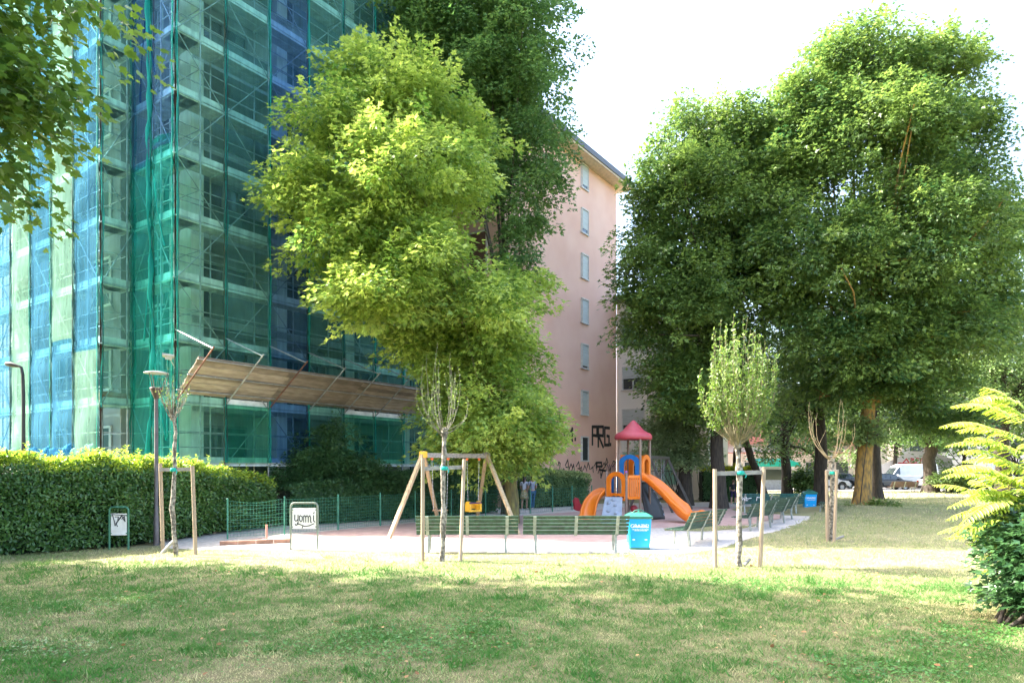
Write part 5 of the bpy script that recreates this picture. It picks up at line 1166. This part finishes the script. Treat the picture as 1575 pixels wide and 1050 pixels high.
b = shopblock('long pale far street building behind the parked white vans', 48, 96, 84, 12, far_pale, far_red, 4, 2)
b = shopblock('low grey building behind the orange slide and trunks', 10.6, 17.5, 62, 3.4, mat('far_grey', (.5,.5,.52), .9), fasc, 1, 3)
# green kiosk awning
ks = thing('street_kiosk', 'kiosk with turquoise awning behind the leaning trunk', 'kiosk', (22.6, 59.5, 0)); w = MB(); w.box((0, 0, 1.15), (2.2, 1.6, 2.3)); w.build('body', mat('kiosk_grey', (.35,.36,.38), .6), ks)
w = MB(); w.plate([(-1.9, -1.5, 2.25), (1.9, -1.5, 2.25), (1.9, .9, 2.75), (-1.9, .9, 2.75)], (0, 0, .06)); w.box((0, -1.5, 2.3), (3.8, .04, .4)); w.build('awning', awn, ks)
w = MB(); w.box((0, -.81, 1.4), (1.6, .04, .9)); w.build('hatch', glass_d, ks)
for s_ in (-1, 1): w = MB(); w.tube([(s_*1.8, -1.4, 0), (s_*1.8, -1.4, 2.3)], .035, 7); w.build('post', steel, ks)

# ------------------------------------------------------------------ vehicles
tyre_m = mat('tyre', (.02,.02,.02), .8); rim_m = mat('rim', (.4,.4,.42), .35, metal=.6); carglass = mat('car_glass', (.02,.025,.03), .05, spec=.9)
lampw = mat('headlamp_glass', (.75,.75,.72), .1); lampr = mat('tail_lamp', (.35,.01,.01), .2); plate_m = mat('number_plate', (.75,.75,.72), .4)
def car(label, x, Y, rz, paint_c, kind='suv', name='parked_car'):
    pm = mat('paint_'+'_'.join(f'{int(c*100)}' for c in paint_c), paint_c, .3, var=.04, scale=2, coat=.6)
    t = thing(name, label, 'van' if kind == 'van' else 'car', (x, Y, .008), rz, 'vehicles parked along the road')
    if kind == 'suv': L_, Hh, body, cab = 4.35, 1.62, [(-2.15, .42), (-2.17, .75), (-2.05, .95), (-1.2, 1.04), (1.9, 1.06), (2.12, .98), (2.17, .70), (2.14, .40)], [(-1.25, 1.02), (-.55, 1.55), (.2, 1.63), (1.35, 1.60), (1.95, 1.06)]
    elif kind == 'hatch': L_, Hh, body, cab = 3.9, 1.48, [(-1.93, .38), (-1.95, .62), (-1.8, .82), (-1.0, .92), (1.7, .95), (1.9, .88), (1.95, .6), (1.92, .38)], [(-1.1, .90), (-.35, 1.40), (.3, 1.48), (1.2, 1.45), (1.78, .93)]
    else: L_, Hh, body, cab = 5.2, 2.35, [(-2.6, .42), (-2.62, .8), (-2.4, 1.12), (-1.9, 1.2), (2.58, 1.2), (2.6, .8), (2.58, .42)], [(-2.0, 1.18), (-1.35, 2.1), (-.9, 2.32), (2.45, 2.35), (2.58, 1.2)]
    hw = .88; wx = (-L_*.31, L_*.30); wr_ = .34
    def arch_poly(p):
        out = list(p)
        for c in (wx[1], wx[0]):
            out += [(c+(wr_+.06)*math.cos(a), .40+(wr_+.04)*max(0, math.sin(a))) for a in np.linspace(0, math.pi, 8)]
        return out
    def prism(poly, w0, w1, zc):
        q = MB(); n = len(poly); f = lambda z: w0+(w1-w0)*max(0, (z-zc))/.7
        vs = [(x_, -f(z_), z_) for x_, z_ in poly]+[(x_, f(z_), z_) for x_, z_ in poly]
        q._add(vs, [tuple(range(n)), tuple(range(n, 2*n))[::-1]]+[((i+1) % n, i, n+i, n+(i+1) % n) for i in range(n)]); return q
    prism(arch_poly(body), hw, hw*.97, .7).build('body', pm, t, bevel=.035)
    prism(cab, hw*.95, hw*.78 if kind != 'van' else hw*.82, 1.0).build('cabin', pm, t, bevel=.04)
    # glass
    xs0, z0_ = cab[0]; f = lambda z: hw*.95+((hw*.78 if kind != 'van' else hw*.82)-hw*.95)*max(0, z-1.0)/.7+.006
    zb_, zt = cab[0][1]+.06, Hh-.14
    if kind == 'van': panes = [[(-1.85, zb_+.1), (-1.2, zb_+.1), (-1.2, zt-.2), (-1.28, zt-.2)]]
    else:
        xa, xb = cab[0][0], cab[-1][0]; panes = [[(xa+.22, zb_), (.12, zb_), (.12, zt), (xa+.78, zt)], [(.2, zb_), (xb-.52, zb_), (xb-.72, zt), (.2, zt)], [(xb-.46, zb_), (xb-.2, zb_+.02), (xb-.52, zt-.05), (xb-.64, zt)]]
    q = MB()
    for s_ in (-1, 1):
        for pn_ in panes: q = MB(); q.plate([(x_, s_*f(z_), z_) for x_, z_ in pn_][::s_], (0, s_*.006, 0)); q.build('side_window', carglass, t)
    for nm, (a, b) in (('windscreen', (cab[0], cab[1])), ('rear_window', (cab[-1], cab[-2]))):
        if kind == 'van' and nm == 'rear_window': continue
        q = MB(); s_ = -1 if nm == 'windscreen' else 1; p0 = (a[0]*.9+b[0]*.1+s_*.012, a[1]*.88+b[1]*.12); p1 = (a[0]*.12+b[0]*.88+s_*.012, a[1]*.12+b[1]*.88+.012)
        q.plate([(p0[0], -hw*.82, p0[1]), (p0[0], hw*.82, p0[1]), (p1[0], hw*.70, p1[1]), (p1[0], -hw*.70, p1[1])], (s_*.008, 0, .004)); q.build(nm, carglass, t)
    for c in wx:
        for s_ in (-1, 1):
            w_ = thing('wheel', '', '', (0, 0, 0)); 
            bpy.data.objects.remove(w_)
            q = MB(); pf = [(.20, -.1), (wr_-.04, -.11), (wr_, -.07), (wr_, .07), (wr_-.04, .11), (.20, .1)]; q.lathe(pf, (0, 0, 0), 18); q.v = [(c+a_, s_*(hw-.11)+z_, wr_-.01+b_) for a_, b_, z_ in q.v]; wo = q.build('wheel', tyre_m, t)
            q = MB(); q.lathe([(0, .09), (.07, .09), (.2, .06), (.215, .09), (.215, -.05), (0, -.05)], (0, 0, 0), 14); q.v = [(c+a_, s_*(hw-.11)+s_*z_, wr_-.01+b_) for a_, b_, z_ in q.v]; q.build('rim', rim_m, wo)
    for s_ in (-1, 1):
        q = MB(); q.box((body[2][0]+.02, s_*hw*.72, body[2][1]-.13), (.18, .32, .13)); q.build('headlight', lampw, t, bevel=.02)
        q = MB(); q.box((body[-2][0]-.03, s_*hw*.80, body[-2][1]+.14), (.1, .22, .22)); q.build('tail_light', lampr, t, bevel=.02)
        q = MB(); q.box((cab[0][0]+.5, s_*(hw+.06), cab[0][1]+.10), (.14, .2, .13)); q.build('wing_mirror', pm, t, bevel=.02)
    q = MB(); q.box((0, 0, .32), (L_*.94, hw*1.9, .16)); q.build('sill', black_m, t)
    q = MB(); q.box((body[0][0]-.015, 0, .5), (.02, .5, .11)); q.box((-body[0][0]+.015, 0, .5), (.02, .5, .11)); q.build('number_plate', plate_m, t)
    return t
WH_ = (.72,.73,.74)
car('white parked car with dark wheels between the leaning and the forked trunk', 20.4, 60.2, R(180), WH_, 'suv')
car('silver parked car half hidden by the small bare staked tree', 27.8, 60.8, R(178), (.45,.46,.50), 'hatch')
car('dark grey parked car just left of the mossy orange trunk', 31.2, 66.2, R(2), (.06,.06,.07), 'hatch')
car('dark blue parked car just right of the mossy orange trunk', 33.6, 61.2, R(181), (.03,.04,.07), 'hatch')
car('white parked van left of the lettered hoarding', 38.6, 66.5, R(0), WH_, 'van')
car('white parked hatchback in front of the lettered hoarding', 38.6, 61.0, R(180), WH_, 'hatch')
car('silver-grey parked car behind the stout lone tree', 43.6, 61.2, R(179), (.30,.31,.33), 'suv')
car('dark green parked car right of the stout lone tree', 49.0, 61.0, R(180), (.03,.07,.06), 'hatch')
hd = thing('hoarding', 'tall white roadside hoarding with red lettering above the parked cars', 'hoarding', (41.5, 70.2, 0), R(-4)); w = MB()
w.plate([(-3.6, 0, .9), (3.6, 0, .9), (3.6, 0, 2.9), (1.4, 0, 3.6), (-.4, 0, 3.7), (-2.6, 0, 2.6), (-3.6, 0, 2.2)], (0, .12, 0)); w.build('panel', mat('hoarding_white', (.68,.62,.62), .6, var=.04), hd)
w = MB(); strokes(w, (-1.2, -.01, 2.45), (1, 0, 0), (0, 0, 1), [[(0, .1), (.3, .45), (.5, .1)], [(.75, .15), (.75, .5), (1.0, .45), (.9, .3), (1.1, .1)], [(1.25, .1), (1.3, .5), (1.55, .5)], [(1.27, .3), (1.5, .3)], [(1.7, .15), (1.75, .5)], [(1.95, .1), (2.0, .5), (2.3, .15), (2.35, .5)], [(-.5, .02), (3.0, -.1)]], .12); w.build('lettering', mat('hoarding_red', (.55,.04,.06), .6), hd)
for x_ in (-3, 0, 3): w = MB(); w.tube([(x_, .1, 0), (x_, .1, 1.6)], .07, 7); w.build('post', steel, hd)

# ------------------------------------------------------------------ people
def skin(name, nodes, edges, m, parent, root=0, sub=2):
    me = bpy.data.meshes.new(name); me.from_pydata([n[:3] for n in nodes], edges, []); o = bpy.data.objects.new(name, me); COL.objects.link(o)
    s = o.modifiers.new('s', 'SKIN'); s.use_smooth_shade = True; sd = me.skin_vertices[0].data
    for i, n in enumerate(nodes): r = n[3]; sd[i].radius = (r, r) if not isinstance(r, tuple) else r; sd[i].use_root = (i == root)
    b = o.modifiers.new('u', 'SUBSURF'); b.levels = sub; b.render_levels = sub
    dg = bpy.context.evaluated_depsgraph_get(); nm = bpy.data.meshes.new_from_object(o.evaluated_get(dg)); bpy.data.objects.remove(o)
    nm.materials.clear(); nm.materials.append(m); p = bpy.data.objects.new(name, nm); COL.objects.link(p); p.parent = parent; return p
skin_m = mat('skin', (.48,.27,.19), .55, var=.06)
def person(label, x, Y, rz, H, top, bottom, hair, shoes, armL=(.15, .25), armR=(-.05, .15), stride=.08, skirt=False, longhair=False, held=None, legs_bare=False, lean=0):
    t = thing('person', label, 'person', (x, Y, .012), rz); k = H/1.75
    def J(a, b, c, r): return (a*k, b*k, c*k, r*k)
    hip, sh = .105, .185
    nd = [J(0, 0, .97, .115), J(0, -.0, 1.12, .105), J(0, .01-lean*.03, 1.28, .12), J(0, .01-lean*.05, 1.42, .075), J(0, -.0-lean*.07, 1.50, .05), J(0, -.015-lean*.08, 1.58, .075), J(0, -.01-lean*.08, 1.67, .082), J(0, 0-lean*.08, 1.725, .05)]
    ed = [(0, 1), (1, 2), (2, 3), (3, 4), (4, 5), (5, 6), (6, 7)]
    def add(p, a): nd.append(p); ed.append((a, len(nd)-1)); return len(nd)-1
    tops = [0, 1, 2, 3]; armv = []; legv = []
    for s, (fw, bend) in ((-1, armL), (1, armR)):
        a = add(J(s*sh, .0-lean*.05, 1.40, .052), 3); e = add(J(s*(sh+.05), -fw*.5, 1.14, .04), a); ww = (s*(sh+.04-bend*.25), -fw-bend*.75, 1.14-.24*math.cos(bend*2.2)); w_ = add(J(*ww, .027), e)
        hx, hy, hz = ww[0]-s*.01, ww[1]-.05*min(1, bend*2), ww[2]-.06*(1-min(1, bend)); h = add(J(hx, hy, hz, (.024)), w_)
        for q in range(4): f1 = add(J(hx+s*.0, hy-.03+q*.017-.01, hz-.045, .0095), h); add(J(hx-s*.012, hy-.03+q*.019-.01, hz-.085+.008*abs(q-1.5), .0075), f1)
        th_ = add(J(hx-s*.025, hy-.04, hz-.02, .010), h); add(J(hx-s*.03, hy-.055, hz-.05, .008), th_); armv.append((a, e))
    for s in (-1, 1):
        a = add(J(s*hip, 0, .90, .095), 0); kn = add(J(s*hip, -.03+s*stride*.5, .50, .058), a); cf = add(J(s*hip, .0+s*stride*.8, .33, .054), kn); an = add(J(s*hip, .03+s*stride, .09, .035), cf); to = add(J(s*(hip+.02), -.10+s*stride, .035, .034), an); legv.append((a, kn, cf, an, to))
    skin('body', nd, ed, skin_m, t)
    n2 = [nd[i] for i in (0, 1, 2, 3)]; n2 = [(a, b, c, r*1.13) for a, b, c, r in n2]; e2 = [(0, 1), (1, 2), (2, 3)]
    for a, e in armv:
        i = len(n2); n2.append((*nd[a][:3], nd[a][3]*1.22)); m_ = tuple((nd[a][q]*.35+nd[e][q]*.65) for q in range(3)); n2.append((*m_, .055*k)); e2 += [(3, i), (i, i+1)]
    skin('shirt', n2, e2, top, t)
    if skirt:
        q = MB(); q.lathe([(.135*k, 1.03*k), (.17*k, .9*k), (.215*k, .72*k), (.24*k, .56*k), (.225*k, .56*k), (.15*k, .9*k), (.12*k, 1.02*k)], (0, 0, 0), 18); q.v = [(a*(1+.05*math.sin(math.atan2(b, a)*6)), b*.8, c) for a, b, c in q.v]; q.build('skirt', bottom, t)
    else:
        n3 = [(*nd[0][:3], nd[0][3]*1.10)]; e3 = []
        for a, kn, cf, an, to in legv:
            i = len(n3); n3 += [(*nd[a][:3], nd[a][3]*1.08), (*nd[kn][:3], nd[kn][3]*1.22)]; e3 += [(0, i), (i, i+1)]
            if not legs_bare: n3 += [(*nd[cf][:3], nd[cf][3]*1.18), (*nd[an][:3], nd[an][3]*1.5)]; e3 += [(i+1, i+2), (i+2, i+3)]
        skin('trousers' if not legs_bare else 'shorts', n3, e3, bottom, t)
    for a, kn, cf, an, to in legv:
        skin('shoe', [(nd[an][0], nd[an][1]+.01, .05*k, .045*k), (nd[an][0], nd[an][1]-.06*k, .042*k, .042*k), (nd[to][0], nd[to][1]-.05*k, .035*k, .036*k)], [(0, 1), (1, 2)], shoes, t, sub=1)
    hy = -.01-lean*.08
    q = MB(); q.grid(lambda u, v: Vector((.098*k*math.cos(2*math.pi*u)*math.sin(.1+v*1.75), (hy+.022)*k+.108*k*math.sin(2*math.pi*u)*math.sin(.1+v*1.75)*(1 if math.sin(2*math.pi*u) > 0 else .72), 1.655*k+.105*k*math.cos(.1+v*1.75)+(.0 if math.sin(2*math.pi*u) < .2 else -.05*k*v))), 20, 8)
    if longhair: q.tube([(0, (hy+.08)*k, 1.68*k), (0, (hy+.105)*k, 1.55*k), (0, (hy+.10)*k, 1.36*k)], [.07*k, .065*k, .03*k], 10)
    q.build('hair', hair, t)
    q = MB(); q.lathe([(0, .0), (.017*k, .006*k), (.0, .035*k)], (0, (hy-.082)*k, 1.60*k), 7); 
    for s in (-1, 1): q.lathe([(0, -.028*k), (.016*k, 0), (0, .028*k)], (s*.086*k, (hy+.01)*k, 1.615*k), 7)
    q.build('nose_and_ears', skin_m, t)
    q = MB()
    for s in (-1, 1): q.lathe([(0, -.008*k), (.012*k, 0), (0, .008*k)], (s*.03*k, (hy-.073)*k, 1.635*k), 8)
    q.build('eye', black_m, t); q = MB(); q.box((0, (hy-.075)*k, 1.565*k), (.045*k, .012*k, .009*k)); q.build('mouth', mat('lips', (.35,.10,.09), .5), t)
    return t
hd_ = mat('hair_dark', (.03,.02,.015), .6); jean = mat('denim', (.03,.09,.19), .8, var=.25, scale=20); wht = mat('cloth_white', (.62,.62,.66), .8); blk = mat('cloth_black', (.02,.018,.022), .8); yb = mat('cloth_ochre', (.42,.28,.06), .8, var=.5, scale=14, col2=(.55,.5,.38)); prp = mat('cloth_purple', (.03,.02,.07), .8); shoe = mat('shoe_white', (.6,.6,.6), .6); grc = mat('cloth_grey', (.28,.30,.36), .8); brr = mat('cloth_rust', (.25,.10,.08), .8)
person('person in pale top and ochre patterned skirt beside the middle trunk', .60, 33.0, R(160), 1.60, wht, yb, hd_, shoe, (.2, .5), (.1, .3), skirt=True, longhair=True)
person('person in dark blue jeans and patterned grey top right of the middle trunk', .98, 32.8, R(200), 1.62, grc, jean, hd_, shoe, (.1, .6), (.1, .2), stride=.14)
person('child in black vest and dark purple shorts by the trunk near the teal bench', GX(1128, 36.6).x, 36.6, R(150), 1.36, blk, prp, mat('hair_brown', (.12,.06,.03), .6), shoe, legs_bare=True, stride=.12)
person('person in rust-brown shorts and grey top in the shade behind the orange slide', GX(1067, 45).x, 45, R(190), 1.62, grc, brr, hd_, shoe, (.1, .5), (.1, .1))
bpy.context.view_layer.update()
